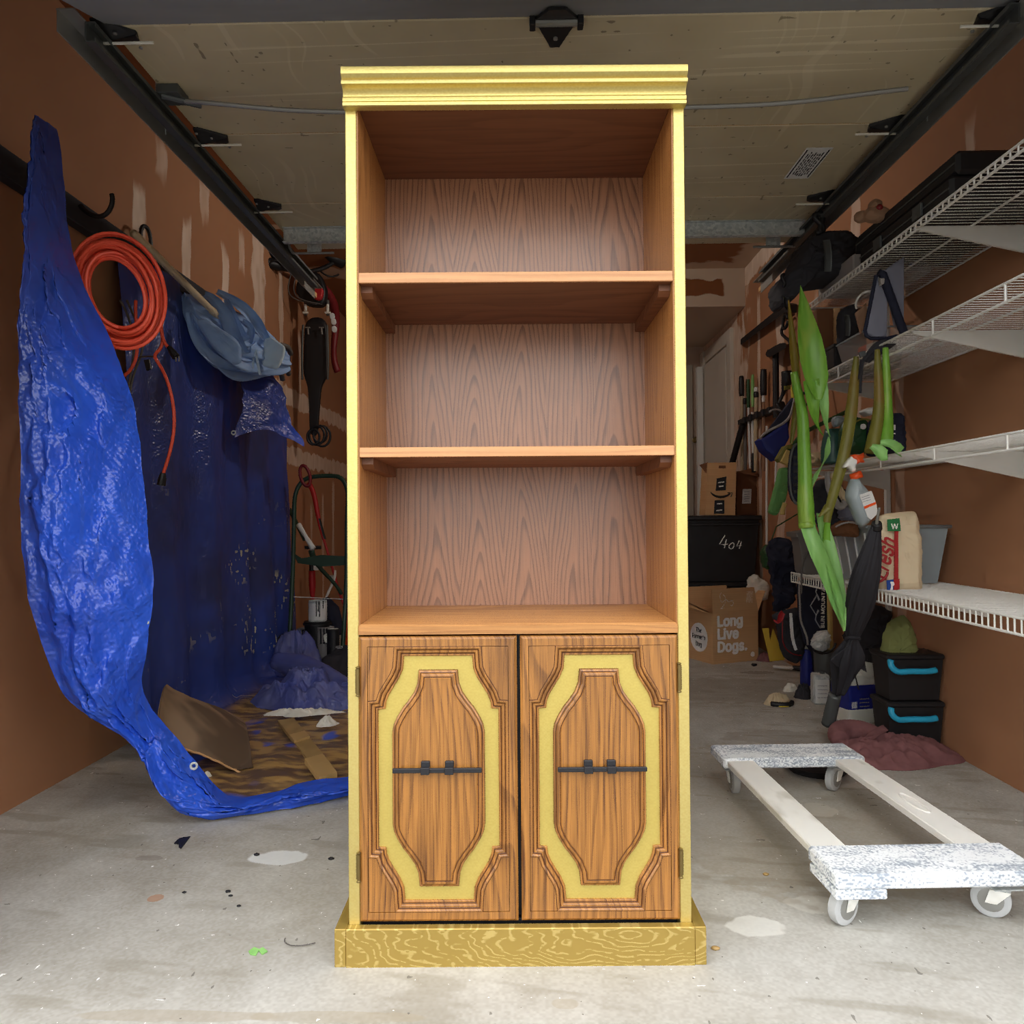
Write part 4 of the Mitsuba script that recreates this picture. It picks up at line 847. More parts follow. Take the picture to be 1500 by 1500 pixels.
# ---- litter on the concrete
def flatscrap(pxs, z=.003, th=.002):
    q = np.array([atz(px, py, z) for px, py in pxs]); P = Polygon(q[:, :2]).buffer(0)
    m = trimesh.creation.extrude_polygon(P, th, engine='earcut'); m.apply_translation([0, 0, .001]); 
    m = m.subdivide(); m.vertices[:, 2] += .012 * np.abs(m.vertices[:, 0] - q[:, 0].mean()); return m
t = thing('dead_leaf', 'dark folded dead leaf on the concrete left of the bookcase', 'leaf')
obj('blade', flatscrap([(255, 1235), (262, 1228), (270, 1226), (279, 1225), (272, 1234), (265, 1243), (262, 1240), (262, 1236)]), BLACK, t)
t = thing('green_leaf', 'small shredded green leaf on the concrete left of the plinth', 'leaf')
for q in ([(364, 1393), (372, 1387), (380, 1390), (375, 1399), (367, 1398)], [(378, 1391), (385, 1387), (392, 1393), (384, 1398)]): obj('blade', flatscrap(q), LEAFLIGHT, t)
t = thing('twig', 'thin curved dry twig on the concrete left of the plinth', 'twig')
obj('stem', tube([atz(*p, .004) for p in ((418, 1374), (417, 1379), (424, 1384), (440, 1385), (462, 1381))], .0012, 6, 30), GREYCORD, t, True)
rng = np.random.default_rng(8)
for px, py, s, lab in ((376, 1253, .006, 'dark pebble near the pale round floor stain'), (270, 1308, .004, 'small dark crumb below the dark folded leaf'), (334, 1307, .005, 'rear one of two dark crumbs close together'), (338, 1313, .004, 'front one of two dark crumbs close together'), (350, 1328, .004, 'dark crumb on the grey smudge'), (485, 1259, .006, 'grey pebble close to the left side of the bookcase'), (1048, 1391, .007, 'brown crumb right of the plinth'), (1122, 1282, .006, 'dark chip on the floor left of the front dolly wheel')):
    c = atz(px, py, 0); m = trimesh.creation.icosphere(2, 1.0); m.vertices *= np.array([s * 1.4, s, s * .6]) * (1 + .3 * (meshkit.fbm(m.vertices * 2 + s * 1e4, 2) - .5))[:, None]; m.apply_translation(c + [0, 0, s * .5])
    k = obj('pebble', m, BLACK if px < 1000 else PLANK, smooth=True, label=lab, cat='pebble')
# ================================================================ right side: wire shelves along the wall
SX0, SX1 = 1.32, 1.71
def wire_shelf(z, y0, y1, lip, tick, label, deep=False):
    t = thing('wire_shelf', label, 'shelf')
    r = .0032
    obj('front_rod', rod((SX0, y0, z), (SX0, y1, z), .0042), WIREWHITE, t); obj('front_rod', rod((SX0, y0, z - lip), (SX0, y1, z - lip), .0042), WIREWHITE, t)
    obj('rear_rod', rod((SX1, y0, z), (SX1, y1, z), .0042), WIREWHITE, t); obj('middle_rod', rod((.5 * (SX0 + SX1), y0, z - .006), (.5 * (SX0 + SX1), y1, z - .006), .004), WIREWHITE, t)
    k = obj('wire_grid', cat(*[rod((SX0, y, z), (SX1, y, z), .0017, 5) for y in np.arange(y0, y1 + .001, .0254)]), WIREWHITE, t, kind='stuff')
    for y in np.arange(y1, y0 - .001, -tick):
        obj('lip_tick', rod((SX0, y, z), (SX0, y, z - lip), .0038 if tick > .1 else .0028, 6), WIREWHITE, t)
    for y in (y1 - .01, y1 - 1.0):
        obj('bracket', hull([(x, yy, zz) for yy in (y - .005, y + .005) for (x, zz) in ((SX0 + .005, z - .006), (SX0 + .005, z - .014), (SX1 - .01, z - .10), (SX1 - .01, z - .006))]), WIREWHITE, t, label='white end bracket')
    return t
wire_shelf(1.958, .30, 1.95, .024, .034, 'topmost white wire shelf carrying the black bags')
wire_shelf(1.605, .30, 1.97, .052, .38, 'white wire shelf with the clear bin, second from the top')
wire_shelf(1.190, .30, 1.97, .045, .38, 'white wire shelf above the spray bottle, third from the top')
wire_shelf(.690, .30, 2.2, .045, .030, 'lowest white wire shelf holding the printed sack')
for y in (2.0, .9):
    obj('wall_standard', bx(1.698, 1.7195, y - .013, y + .013, .30, 2.10, .002), WIREWHITE, label='white upright shelf standard on the right wall ' + ('beyond' if y > 1 else 'this side of') + ' the clear bin', cat='shelf upright')
# ---- on the top shelf
ca = thing('tool_case', 'upper black case on the top wire shelf', 'case')
obj('body', bx(1.36, 1.69, .75, 1.50, 2.046, 2.122, .012), BLACK, ca); obj('lid_seam', bx(1.357, 1.36, .76, 1.49, 2.08, 2.085, 0), DARKSTEEL, ca); obj('end_cap', bx(1.365, 1.69, 1.501, 1.53, 2.05, 2.115, .01), BLACK, ca)
ca = thing('tool_case', 'lower black case on the top wire shelf under the other case', 'case')
obj('body', bx(1.34, 1.69, .75, 1.42, 1.966, 2.043, .012), BLACK, ca); obj('lid_seam', bx(1.337, 1.34, .76, 1.41, 2.0, 2.005, 0), DARKSTEEL, ca)
for y in (.95, 1.25): obj('latch', bx(1.331, 1.34, y - .03, y + .03, 1.98, 2.025, .002), DARKSTEEL, ca)
bp = thing('backpack', 'big black backpack slumped over the end of the top wire shelf', 'backpack')
obj('body', outline([(1206, 336), (1222, 328), (1262, 334), (1264, 398), (1222, 403), (1192, 406), (1172, 430), (1160, 441), (1151, 440), (1149, 420), (1148, 402), (1164, 392), (1178, 368), (1186, 350), (1192, 340)], 1.60, .26, .05, 70, .035, 3), BLACKCLOTH, bp, True)
obj('handle', tube(line((1196, 342, 1.66), (1196, 322, 1.66), (1193, 316, 1.66), (1203, 314, 1.66), (1205, 322, 1.66), (1203, 340, 1.66)), .012, 8, 24), BLACK, bp, True)
obj('strap', ribbon(line((1210, 352, 1.57), (1213, 375, 1.56), (1212, 398, 1.57)), [.03, .03, .03], .0, .004, 14), DARKSTEEL, bp, True)
obj('strap', ribbon(line((1152, 436, 1.62), (1152, 446, 1.62), (1154, 452, 1.63)), [.03, .026, .02], .1, .004, 10), BLACK, bp, True)
obj('zip_pull', tube(line((1148, 402, 1.62), (1146, 408, 1.61), (1149, 414, 1.61), (1147, 420, 1.61)), .008, 6, 12), BLACK, bp, True)
gb2 = thing('grey_box', 'scuffed grey carton under the black backpack on the top shelf', 'box')
obj('body', bx(1.34, 1.66, 1.48, 1.86, 1.966, 2.045, .006), LABELGREY, gb2)
pl = thing('plush_toy', 'brown plush lump with a dark red ball on top of the black cases', 'plush toy')
def lump(c, r, s=1, sq=(1, 1, 1)):
    m = trimesh.creation.icosphere(3, r); m.vertices *= np.array(sq) * (1 + .35 * (meshkit.fbm(m.vertices / r * 1.6 + s * 5, 3, s) - .5))[:, None]; m.apply_translation(c); return m
obj('body', lump(at(1284, 315, 1.27), .038, 1, (1.3, 1, .8)), PLUSH, pl, True); obj('arm', lump(at(1262, 318, 1.30), .028, 2, (1, 1, .8)), PLUSH, pl, True); obj('head', lump(at(1282, 302, 1.27), .026, 3), PLUSH, pl, True)
obj('ball', trimesh.creation.icosphere(3, .012).apply_translation(at(1288.5, 304, 1.24)), REDDARK, pl, True, 'dark red ball')
# ---- on the second shelf
zb = 1.612
bxk = thing('cardboard_box', 'plain brown cardboard box at the far end of the second wire shelf', 'box')
obj('body', bx(1.30, 1.52, 1.77, 1.95, 1.722, 1.90, .003), CARDDARK, bxk); obj('end_flap', hull([(1.37, 1.745, 1.724), (1.37, 1.765, 1.724), (1.37, 1.745, 1.895), (1.37, 1.765, 1.895), (1.39, 1.74, 1.724), (1.39, 1.74, 1.895)]), CARD, bxk)
bb = thing('black_crate', 'black crate under the brown box on the second wire shelf', 'crate')
obj('body', bx(1.33, 1.62, 1.655, 1.955, zb, 1.718, .008), BLACK, bb)
obj('rim', bx(1.325, 1.625, 1.65, 1.96, 1.70, 1.716, .003), BLACK, bb)
cg = thing('camera_bag', 'upright black padded bag beside the brown box on the second shelf', 'bag')
obj('body', outline([(1233, 457), (1240, 447), (1260, 441), (1262, 470), (1262, 494), (1242, 502), (1234, 502), (1232, 480)], 1.58, .08, .03, 50, .012, 6), BLACKCLOTH, cg, True)
obj('strap', ribbon(line((1240, 462, 1.57), (1242, 476, 1.56), (1241, 492, 1.57)), [.02, .022, .02], .1, .003, 12), DARKSTEEL, cg, True)
obj('handle', tube(line((1255, 452, 1.4), (1255, 440, 1.4), (1261, 432, 1.39), (1272, 427, 1.38), (1276, 427, 1.38)), .005, 8, 24), WIREWHITE, cg, True, 'thin white handle')
cl = thing('clear_bin', 'small clear plastic bin with an orange packet on the second shelf', 'bin')
c0 = at(1226, 528, 1.28); 
def tapered(x0, x1, y0, y1, z0, z1, tp_, wall=.002):
    o = hull([(x, y, z) for (x, y, z) in [(x0 + tp_, y0 + tp_, z0), (x1 - tp_, y0 + tp_, z0), (x0 + tp_, y1 - tp_, z0), (x1 - tp_, y1 - tp_, z0), (x0, y0, z1), (x1, y0, z1), (x0, y1, z1), (x1, y1, z1)]])
    return o
def open_box(x0, x1, y0, y1, z0, z1, tp_, th=.003):
    a = m3d.Manifold.hull_points(tapered(x0, x1, y0, y1, z0, z1, tp_).vertices); b = m3d.Manifold.hull_points(tapered(x0 + th, x1 - th, y0 + th, y1 - th, z0 + th, z1 + .05, tp_).vertices)
    return tm(a - b)
def sheets(x0, x1, y0, y1, z0, z1, tp_):
    """the single clear walls of a tapered bin"""
    A = np.array([(x0 + tp_, y0 + tp_, z0), (x1 - tp_, y0 + tp_, z0), (x1 - tp_, y1 - tp_, z0), (x0 + tp_, y1 - tp_, z0)]); B_ = np.array([(x0, y0, z1), (x1, y0, z1), (x1, y1, z1), (x0, y1, z1)])
    V = np.vstack([A, B_]); f = [[0, 1, 2], [0, 2, 3]]
    for j in range(4): k = (j + 1) % 4; f += [[j, k, 4 + k], [j, 4 + k, 4 + j]]
    return trimesh.Trimesh(V, f, process=False)
def bin_rim(x0, x1, y0, y1, z, r): return tube([(x0, y0, z), (x1, y0, z), (x1, y1, z), (x0, y1, z), (x0, y0, z)], r, 6)
obj('walls', sheets(1.33, 1.52, 1.30, 1.63, zb, 1.70, .018), CLEAR, cl, False); obj('rim', bin_rim(1.33, 1.52, 1.30, 1.63, 1.70, .004), FROST, cl, True)
obj('packet', obx((1.40, 1.46, 1.645), (.02, .17, .055), .1, .004), ORANGEPL, cl, label='orange packet'); obj('card', obx((1.376, 1.40, 1.645), (.003, .07, .03), .1, .0005), LABELWHITE, cl)
gp = thing('folding_seat', 'grey fabric folding seat with dark navy edging on the second shelf', 'folding seat')
obj('front_panel', outline([(1281, 412), (1287, 404), (1301, 440), (1300, 493), (1284, 495), (1268, 488)], 1.22, .03, .008), GREYFABRIC, gp)
obj('edging', tube(line((1283, 404, 1.22), (1275, 445, 1.22), (1267, 484, 1.22), (1269, 492, 1.22), (1276, 496, 1.22), (1300, 496, 1.22), (1314, 492, 1.22)), .007, 8), NAVY, gp, True)
obj('rear_panel', outline([(1296, 395), (1325, 375), (1325, 470), (1313, 476)], 1.23, .03, .008), GREYFABRIC, gp)
obj('frame', tube(line((1287, 400, 1.215), (1293, 402, 1.215), (1312, 455, 1.215), (1325, 490, 1.215)), .016, 8), NAVY, gp, True)
obj('pale_panel', outline([(1254, 458), (1270, 443), (1272, 470), (1262, 488)], 1.32, .02, .006), PLUSH, gp)
obj('bracket', outline([(1289, 407), (1297, 407), (1296, 415), (1291, 418)], 1.195, .02, .004), LABELGREY, gp)
bs = thing('strap_bundle', 'bundle of black straps hanging off the front of the second shelf', 'straps')
obj('strap', tube(line((1300, 502, 1.2), (1286, 507, 1.22), (1276, 517, 1.24), (1266, 528, 1.26)), [.014, .018, .016, .012], 8, 24), BLACKCLOTH, bs, True)
obj('strap', tube(line((1310, 500, 1.2), (1292, 512, 1.2), (1280, 521, 1.23), (1270, 530, 1.25)), [.014, .016, .014, .010], 8, 24), BLACKCLOTH, bs, True)
obj('buckle', outline([(1258, 516), (1268, 513), (1270, 520), (1261, 524)], 1.24, .012, .003), DARKSTEEL, bs)
obj('tail', ribbon(line((1263, 526, 1.25), (1260, 550, 1.27), (1258, 576, 1.28)), [.018, .016, .02], .1, .003, 14), BLACKCLOTH, bs, True)
# ---- on the third shelf
z3 = 1.197
gbk = thing('watering_can', 'dark green rounded garden canister on the third wire shelf', 'canister')
obj('body', outline([(1236, 660), (1237, 628), (1243, 614), (1258, 608), (1274, 612), (1282, 622), (1284, 662), (1262, 664), (1242, 664)], 1.50, .10, .04, 60, .006, 2), DKGREEN, gbk, True)
obj('strap', tube(line((1254, 618, 1.49), (1264, 614, 1.49), (1274, 616, 1.49), (1279, 624, 1.49), (1281, 640, 1.49)), .004, 6, 20), LEAFOLIVE, gbk, True)
obj('button', lathe([(0, 0), (.011, 0), (.012, .004), (.006, .006), (0, .004)], 18, at(1264, 625, 1.497), (0, -1, 0)), LABELWHITE, gbk)
bt = thing('spray_canister', 'teal and green ribbed bottle left of the dark green canister', 'bottle')
c = at(1227, 664, 1.62)
obj('body', lathe([(0, 0), (.046, 0), (.05, .01), (.05, .06), (.044, .10), (.036, .13), (.032, .15), (0, .15)], 24, (c[0], c[1] + .05, z3)), TEALPLASTIC, bt, True)
obj('neck', outline([(1224, 609), (1234, 608), (1240, 612), (1234, 622), (1226, 626), (1222, 616)], 1.65, .05, .012, 24), FROST, bt, True)
wt = thing('white_scoop', 'white scoop on top of the dark green canister', 'scoop')
obj('body', outline([(1266, 601), (1274, 596), (1288, 595), (1288, 602), (1276, 609)], 1.52, .08, .015, 24), WHITE, wt, True)
dk_ = thing('dark_bag', 'dark printed bag on the third shelf behind the cut stalks', 'bag')
obj('body', outline([(1298, 612), (1306, 604), (1330, 603), (1332, 664), (1296, 664)], 1.32, .2, .03, 40, .01, 8), NAVY, dk_, True)
for q, (a, b) in enumerate(((622, 630), (634, 636), (644, 646))): obj('print', outline([(1307, a), (1312, a), (1312, b), (1308, b)], 1.305, .003, .0008), LABELWHITE, dk_)
gv = thing('work_gloves', 'pair of pale work gloves on the far end of the third shelf', 'gloves')
cg_ = at(1200, 672, 1.83); cg_[2] = z3
obj('glove', cat(hull([(cg_[0] + a, cg_[1] + b, z3 + c_) for a in (-.04, .03) for b in (-.05, .05) for c_ in (.004, .026)]), *[tube([cg_ + [.0 + .02 * i, -.04, .016], cg_ + [-.02 + .022 * i, -.08, .03], cg_ + [-.03 + .024 * i, -.11, .02]], [.011, .010, .007], 8, 10) for i in range(-1, 3)]), GLOVE, gv, True)
obj('glove', put(cat(hull([(a, b, c_) for a in (-.04, .035) for b in (-.05, .06) for c_ in (0, .022)]), *[tube([[.02 * i, .05, .012], [.022 * i, .09, .02], [.026 * i, .12, .01]], [.011, .010, .007], 8, 10) for i in range(-1, 3)]), frame(cg_ + [.03, .02, .05], (.9, .3, .1), (-.3, -.8, -.35))), GLOVE, gv, True)
# ---- clutter hanging between the third and the lowest shelf
hs = thing('hanging_straps', 'grey looped straps hanging under the third shelf behind the leaves', 'straps')
for q, (pts_, mt) in enumerate(((((1212, 692, 1.55), (1213, 712, 1.54), (1220, 730, 1.53), (1229, 742, 1.52), (1238, 734, 1.52)), LABELGREY), (((1216, 694, 1.56), (1223, 706, 1.55), (1232, 722, 1.54), (1240, 738, 1.53)), GLOVE))):
    obj('strap', ribbon(line(*pts_), [.02, .026, .032, .03], .15, .004, 20), mt, hs, True)
sp = thing('shoe', 'dark mesh shoe hanging sole outwards beside the green stalk', 'shoe')
obj('sole', outline([(1160, 660), (1168, 648), (1176, 652), (1178, 690), (1176, 725), (1170, 737), (1162, 735), (1157, 715), (1157, 685)], 1.66, .05, .02, 50), NAVY, sp, True)
obj('welt', tube([at(1168 + 11.5 * np.cos(a), 694 + 44 * np.sin(a), 1.655) for a in np.linspace(.3, 2 * np.pi - .3, 50)], .006, 6), DARKSTEEL, sp, True)
for q in range(6): obj('tread', outline([(1162, 668 + 10 * q), (1174, 667 + 10 * q), (1174, 672 + 10 * q), (1162, 673 + 10 * q)], 1.652, .006, .001), BLACK, sp)
dc = thing('dark_jacket', 'black jacket bunched behind the leaves on the lowest wire shelf', 'jacket')
obj('cloth', outline([(1196, 712), (1206, 700), (1235, 702), (1262, 742), (1268, 766), (1262, 786), (1214, 786), (1204, 770)], 1.62, .1, .05, 60, .05, 9), BLACKCLOTH, dc, True)
pj = thing('purple_cloth', 'grey purple crumpled cloth above the clear tub', 'cloth')
obj('cloth', outline([(1238, 744), (1250, 738), (1264, 748), (1268, 762), (1256, 768), (1240, 760)], 1.52, .1, .03, 40, .03, 4), GREYFABRIC, pj, True)
br = thing('brown_shoe', 'brown leather shoe resting in the clear tub', 'shoe')
obj('upper', outline([(1222, 784), (1226, 770), (1240, 762), (1258, 764), (1264, 778), (1262, 788)], 1.46, .1, .03, 40, .01, 5), CARDDARK, br, True)
obj('lace', tube(line((1224, 772, 1.45), (1234, 767, 1.44), (1246, 765, 1.44), (1256, 768, 1.45)), .004, 6, 16), LABELGREY, br, True)
# ---- on the lowest shelf
zl = .697
gy = thing('grey_bin', 'grey fabric storage bin at the far end of the lowest wire shelf', 'bin')
g0, g1 = at(1153, 781, 1.78), at(1222, 850, 1.78)
obj('body', outline([(1168, 782), (1186, 780), (1204, 785), (1214, 790), (1226, 850), (1180, 844), (1176, 838), (1172, 800)], 2.04, .12, .012), GREYBIN, gy)
obj('rim', outline([(1166, 780), (1187, 777), (1206, 782), (1207, 789), (1187, 784), (1167, 787)], 2.025, .15, .006), GREYBIN, gy)
obj('cable', tube(line((1190, 800, 2.02), (1180, 815, 2.01), (1175, 832, 2.01), (1174, 850, 2.01), (1174, 870, 2.01)), .004, 6, 30), GREYCORD, gy, True)
ct = thing('clear_tub', 'large clear plastic tub on the lowest wire shelf behind the black umbrella', 'tub')
obj('walls', sheets(1.36, 1.68, 1.42, 1.82, zl, .925, .03), FROST, ct, False); obj('rim', bin_rim(1.355, 1.685, 1.415, 1.825, .925, .008), FROST, ct, True)
for q in range(4): obj('rib', rod((1.386, 1.46 + .09 * q, zl + .02), (1.360, 1.45 + .10 * q, .90), .004), LABELWHITE, ct)
sk = thing('printed_sack', 'cream paper sack printed with red script on the lowest wire shelf', 'sack')
obj('body', outline([(1296, 757), (1306, 752), (1349, 748), (1356, 800), (1356, 872), (1304, 874), (1290, 862), (1287, 835), (1289, 800), (1292, 775)], 1.25, .10, .035, 80, .012, 3), SACK, sk, True)
yk = 1.232
o = at(1297, 852, yk); e1 = at(1314, 790, yk)
xd = (e1 - o) / np.linalg.norm(e1 - o); nd = np.array([-.05, -1, .02]); yd = np.cross(nd, xd); 
def sheared(m, k):
    m = m.copy(); m.vertices[:, 0] += k * m.vertices[:, 1]; return m
obj('lettering', put(sheared(text('Fresh', .060, .002, True, condense=.72), .25), frame(o + [.0, 0, 0], xd, yd)), REDINK, sk, False, 'red script lettering')
obj('red_swash', tube(line((1284, 838, 1.228), (1288, 852, 1.222), (1295, 848, 1.222), (1300, 838, 1.222)), .005, 6, 20), REDINK, sk, True)
obj('red_stripe', outline([(1311, 775), (1316, 773), (1316, 868), (1310, 868)], 1.228, .006, .001), REDINK, sk)
obj('green_label', outline([(1300, 761), (1318, 759), (1320, 778), (1301, 778)], 1.222, .006, .002), GREENINK, sk); o = at(1305, 775, 1.217); obj('label_letter', put(text('W', .020, .001, True), frame(o, (1, 0, 0), (0, 0, 1))), WHITEINK, sk, False)
obj('badge', outline([(1299, 850), (1309, 849), (1309, 864), (1300, 866)], 1.222, .005, .001), BLUEINK, sk); obj('badge', outline([(1309.3, 849), (1318, 848), (1318, 863), (1309.3, 864)], 1.222, .005, .001), REDINK, sk)
obj('badge_mark', outline([(1304, 852), (1309, 852), (1311, 856), (1308, 859), (1308, 864), (1304, 864), (1306, 858)], 1.2205, .004, .0008), WHITEINK, sk)
# ---- spray bottle hooked on the third shelf
sb = thing('spray_bottle', 'clear spray bottle with white trigger head and orange collar hooked on the third shelf', 'spray bottle')
ys = 1.20
prof_ = [(1253, 706), (1264, 702), (1268, 712), (1280, 722), (1285, 738), (1282, 752), (1272, 770), (1262, 766), (1248, 735), (1246, 722)]
obj('bottle', outline([(1252.5, 700), (1261, 697), (1264, 705), (1275, 716), (1281, 733), (1286, 752), (1276, 768), (1267, 772), (1260, 764), (1245, 727), (1247, 716)], ys, .075, .026, 70), FROST, sb, True, 'clear bottle')
obj('collar', tube(line((1255.5, 701, ys + .035), (1254.3, 697, ys + .035), (1252.5, 692.5, ys + .035)), [.0225, .0225, .0215], 20), ORANGEPL, sb, True, 'orange collar')
obj('head', cat(outline([(1250, 692), (1247, 686), (1244, 683), (1236, 686), (1240, 678), (1247, 669), (1254, 666), (1262, 670), (1257, 678), (1254, 684), (1256, 690)], ys + .018, .034, .010, 40)), WHITE, sb, True, 'white trigger head')
obj('trigger', cat(outline([(1250, 667), (1254, 665), (1262, 667), (1267, 663), (1268, 668), (1265, 672), (1268, 677), (1263, 676), (1258, 679), (1256, 674), (1251, 671)], ys + .012, .04, .008)), ORANGEPL, sb, False, 'orange nozzle')
lb = outline([(1259, 725), (1277, 719), (1284, 738), (1286, 752), (1276, 762), (1271, 757)], ys - .003, .008, .001)
lk = obj('label', lb, LABELWHITE, sb, label='white label')
obj('label_stripe', outline([(1265.5, 742), (1283, 735), (1283.6, 738.5), (1267, 745.5)], ys - .0045, .003, .0005), ORANGEPL, lk)
o = at(1263, 731, ys - .005); xd = at(1274, 727, ys - .005) - o
obj('label_print', put(cat(text('ALL', .010, .001, True)), frame(o, xd, (0, 0, 1))), REDINK, lk, False) if False else obj('label_print', cat(*[rod(at(1262 + .7 * i, 729 + 3.2 * i, ys - .0045), at(1274 + .7 * i, 725 + 3.2 * i, ys - .0045), .0012) for i in range(3)]), GREYINK, lk)
# ---- long green leaves hanging in front of the shelves
lf = thing('green_stalk', 'long fresh green leafy stalk hanging in front of the wire shelves', 'plant')
yl = 1.30
obj('leaf', ribbon(line((1172.5, 418, yl + .05), (1178, 455, yl + .03), (1185, 500, yl), (1192, 540, yl - .01), (1196, 562, yl - .02), (1198, 585, yl - .02)), [.002, .036, .066, .090, .098, .088, .03], .16, .002, 40, (-.1, -1, .0), 9), LEAF, lf, True, 'broad pointed leaf')
obj('leaf', ribbon(line((1187, 556, yl - .018), (1189, 575, yl - .01), (1192, 600, yl), (1197, 622, yl + .04), (1206, 638, yl + .08)), [.062, .054, .036, .012, .003], .16, .002, 26, (-.1, -1, 0), 7), LEAF, lf, True)
obj('leaf', ribbon(line((1201, 556, yl - .016), (1204, 575, yl - .01), (1207, 600, yl), (1210, 622, yl + .03), (1216, 640, yl + .06)), [.048, .044, .034, .016, .003], .16, .002, 26, (.1, -1, 0), 7), LEAFLIGHT, lf, True)
obj('stem', tube(line((1163, 545, yl + .06), (1169, 575, yl + .05), (1175, 605, yl + .03), (1177, 640, yl + .02), (1179, 690, yl), (1180, 735, yl - .01), (1181, 755, yl - .01), (1182, 772, yl - .01)), [.014, .018, .021, .023, .025, .026, .031, .030], 14, 60), LEAF, lf, True, 'smooth green stem')
obj('node', tube(line((1181.5, 764, yl - .01), (1182.5, 773, yl - .01)), [.030, .0325, .031], 14, 8), LEAF, lf, True)
obj('leaf', ribbon(line((1183, 772, yl - .02), (1194, 800, yl - .03), (1211, 840, yl - .02), (1225, 880, yl), (1235, 918, yl + .02)), [.052, .060, .056, .046, .012], .25, .002, 40, (-.3, -1, 0), 9), LEAFLIGHT, lf, True)
obj('leaf', ribbon(line((1200, 752, yl + .02), (1208, 790, yl + .0), (1220, 840, yl - .01), (1230, 885, yl), (1236, 924, yl + .02)), [.04, .062, .064, .05, .012], .22, .002, 40, (.3, -1, 0), 9), LEAFLIGHT, lf, True)
obj('leaf', ribbon(line((1214, 640, yl + .08), (1211, 660, yl + .07), (1202, 684, yl + .06), (1193, 700, yl + .05), (1188, 722, yl + .03), (1190, 745, yl + .02), (1193, 762, yl + .02)), [.006, .034, .014, .022, .008, .012, .006], .1, .002, 50, (0, -1, 0), 7, [0, .5, 1.2, .3, 1.1, .8, .3]), LEAFLIGHT, lf, True)
ol = thing('dry_stalk', 'olive brown leaf drooping right of the fresh green stalk', 'plant')
obj('leaf', ribbon(line((1254, 522, yl - .02), (1251, 560, yl - .02), (1247, 600, yl - .03), (1241, 640, yl - .04), (1230, 690, yl - .04), (1216, 740, yl - .03), (1211, 765, yl - .02)), [.018, .036, .044, .042, .042, .036, .026], .2, .002, 50, (-.3, -1, 0), 7), LEAFOLIVE, ol, True)
obj('leaf', ribbon(line((1211, 765, yl - .02), (1209, 790, yl), (1215, 830, yl + .03), (1224, 870, yl + .05), (1233, 905, yl + .06)), [.026, .036, .05, .05, .02], .25, .002, 40, (.2, -1, 0), 7), LEAF, ol, True)
obj('torn_tip', ribbon(line((1212, 742, yl - .03), (1204, 752, yl - .03), (1199, 757, yl - .03)), [.03, .022, .005], .2, .002, 14, (0, -1, 0)), LEAFOLIVE, ol, True)
yw = thing('yellow_stalk', 'yellowing thin leaf left of the fresh green stalk', 'plant')
obj('leaf', ribbon(line((1155, 440, yl + .12), (1159, 480, yl + .10), (1163, 520, yl + .09), (1167, 560, yl + .08), (1170, 590, yl + .06)), [.006, .02, .032, .032, .02], .2, .002, 30, (-.2, -1, 0), 7), LEAFYELLOW, yw, True)
obj('leaf', ribbon(line((1167, 590, yl + .10), (1163, 620, yl + .11), (1159, 650, yl + .12)), [.026, .022, .012], .2, .002, 20, (-.2, -1, 0), 7), LEAFOLIVE, yw, True)
obj('tie', obx(at(1163, 560, yl + .06), (.016, .012, .03), .3, .004), LEAFLIGHT, yw)
obj('patch', outline([(1159, 566), (1169, 566), (1169, 584), (1160, 582)], yl + .08, .012, .003), YELLOW, yw)
cs = thing('cut_stalks', 'pair of cut pale green stalks standing on the third shelf', 'plant')
yt = 1.14
obj('stalk', tube(line((1285, 512, yt), (1287, 560, yt), (1286, 610, yt - .01), (1281, 640, yt - .02), (1278, 662, yt - .03)), [.009, .015, .018, .022, .028], 12, 40), LEAFOLIVE, cs, True)
obj('stalk', tube(line((1297, 510, yt), (1299, 560, yt), (1300, 600, yt), (1299, 632, yt - .02), (1296, 652, yt - .03)), [.010, .014, .016, .020, .026], 12, 40), LEAF, cs, True)
obj('cut_leaf', ribbon(line((1276, 655, yt - .05), (1284, 660, yt - .06), (1292, 668, yt - .06), (1300, 672, yt - .06)), [.02, .045, .05, .012], .3, .003, 24, (0, -1, .2), 7), LEAFLIGHT, cs, True)
obj('cut_leaf', ribbon(line((1290, 650, yt - .06), (1300, 651, yt - .07), (1310, 658, yt - .06), (1318, 664, yt - .05)), [.02, .036, .044, .04], .4, .003, 24, (0, -1, .3), 7), LEAFLIGHT, cs, True)

# ================================================================ tools on the right wall, beyond the shelves
xw = 1.672
def pole(name, label, segs, r=.0125):
    """a handle on the wall rack: segs of (px0, py0, px1, py1, material, radius factor)"""
    t = thing(name, label, 'long tool', None if name == 'thin_handle' else 'handles on the wall rack')
    for (a, b, c_, d_, m, k) in segs:
        p, q = atx(a, b, xw), atx(c_, d_, xw)
        obj('grip' if k > 1.2 else 'shaft', tube([p, p * .8 + q * .2, p * .2 + q * .8, q], [r * k * .8, r * k, r * k, r * k * .9], 10, 8), m, t, True)
pole('rake_handle', 'pale shaft with a black grip, leftmost on the wall rack', [(1086, 551, 1086.5, 580, BLACK, 1.7), (1086.5, 580, 1087, 690, GLOVE, 1)])
pole('broom_handle', 'grey shaft with a dark end, second from the left on the wall rack', [(1091, 583, 1091, 592, BLACK, 1.1), (1091, 592, 1092, 690, GREYBIN, 1)])
pole('hoe_handle', 'green topped white shaft, third from the left on the wall rack', [(1096, 556, 1096.3, 597, DKGREEN, 1.1), (1096.3, 597, 1099, 686, LABELWHITE, .8)])
pole('pole_handle', 'slim white shaft, fourth from the left on the wall rack', [(1102.5, 549, 1102.8, 596, LEAFLIGHT, 1), (1102, 604, 1103.5, 664, LABELWHITE, 1), (1103.5, 664, 1104, 692, BLACK, 1.3)])
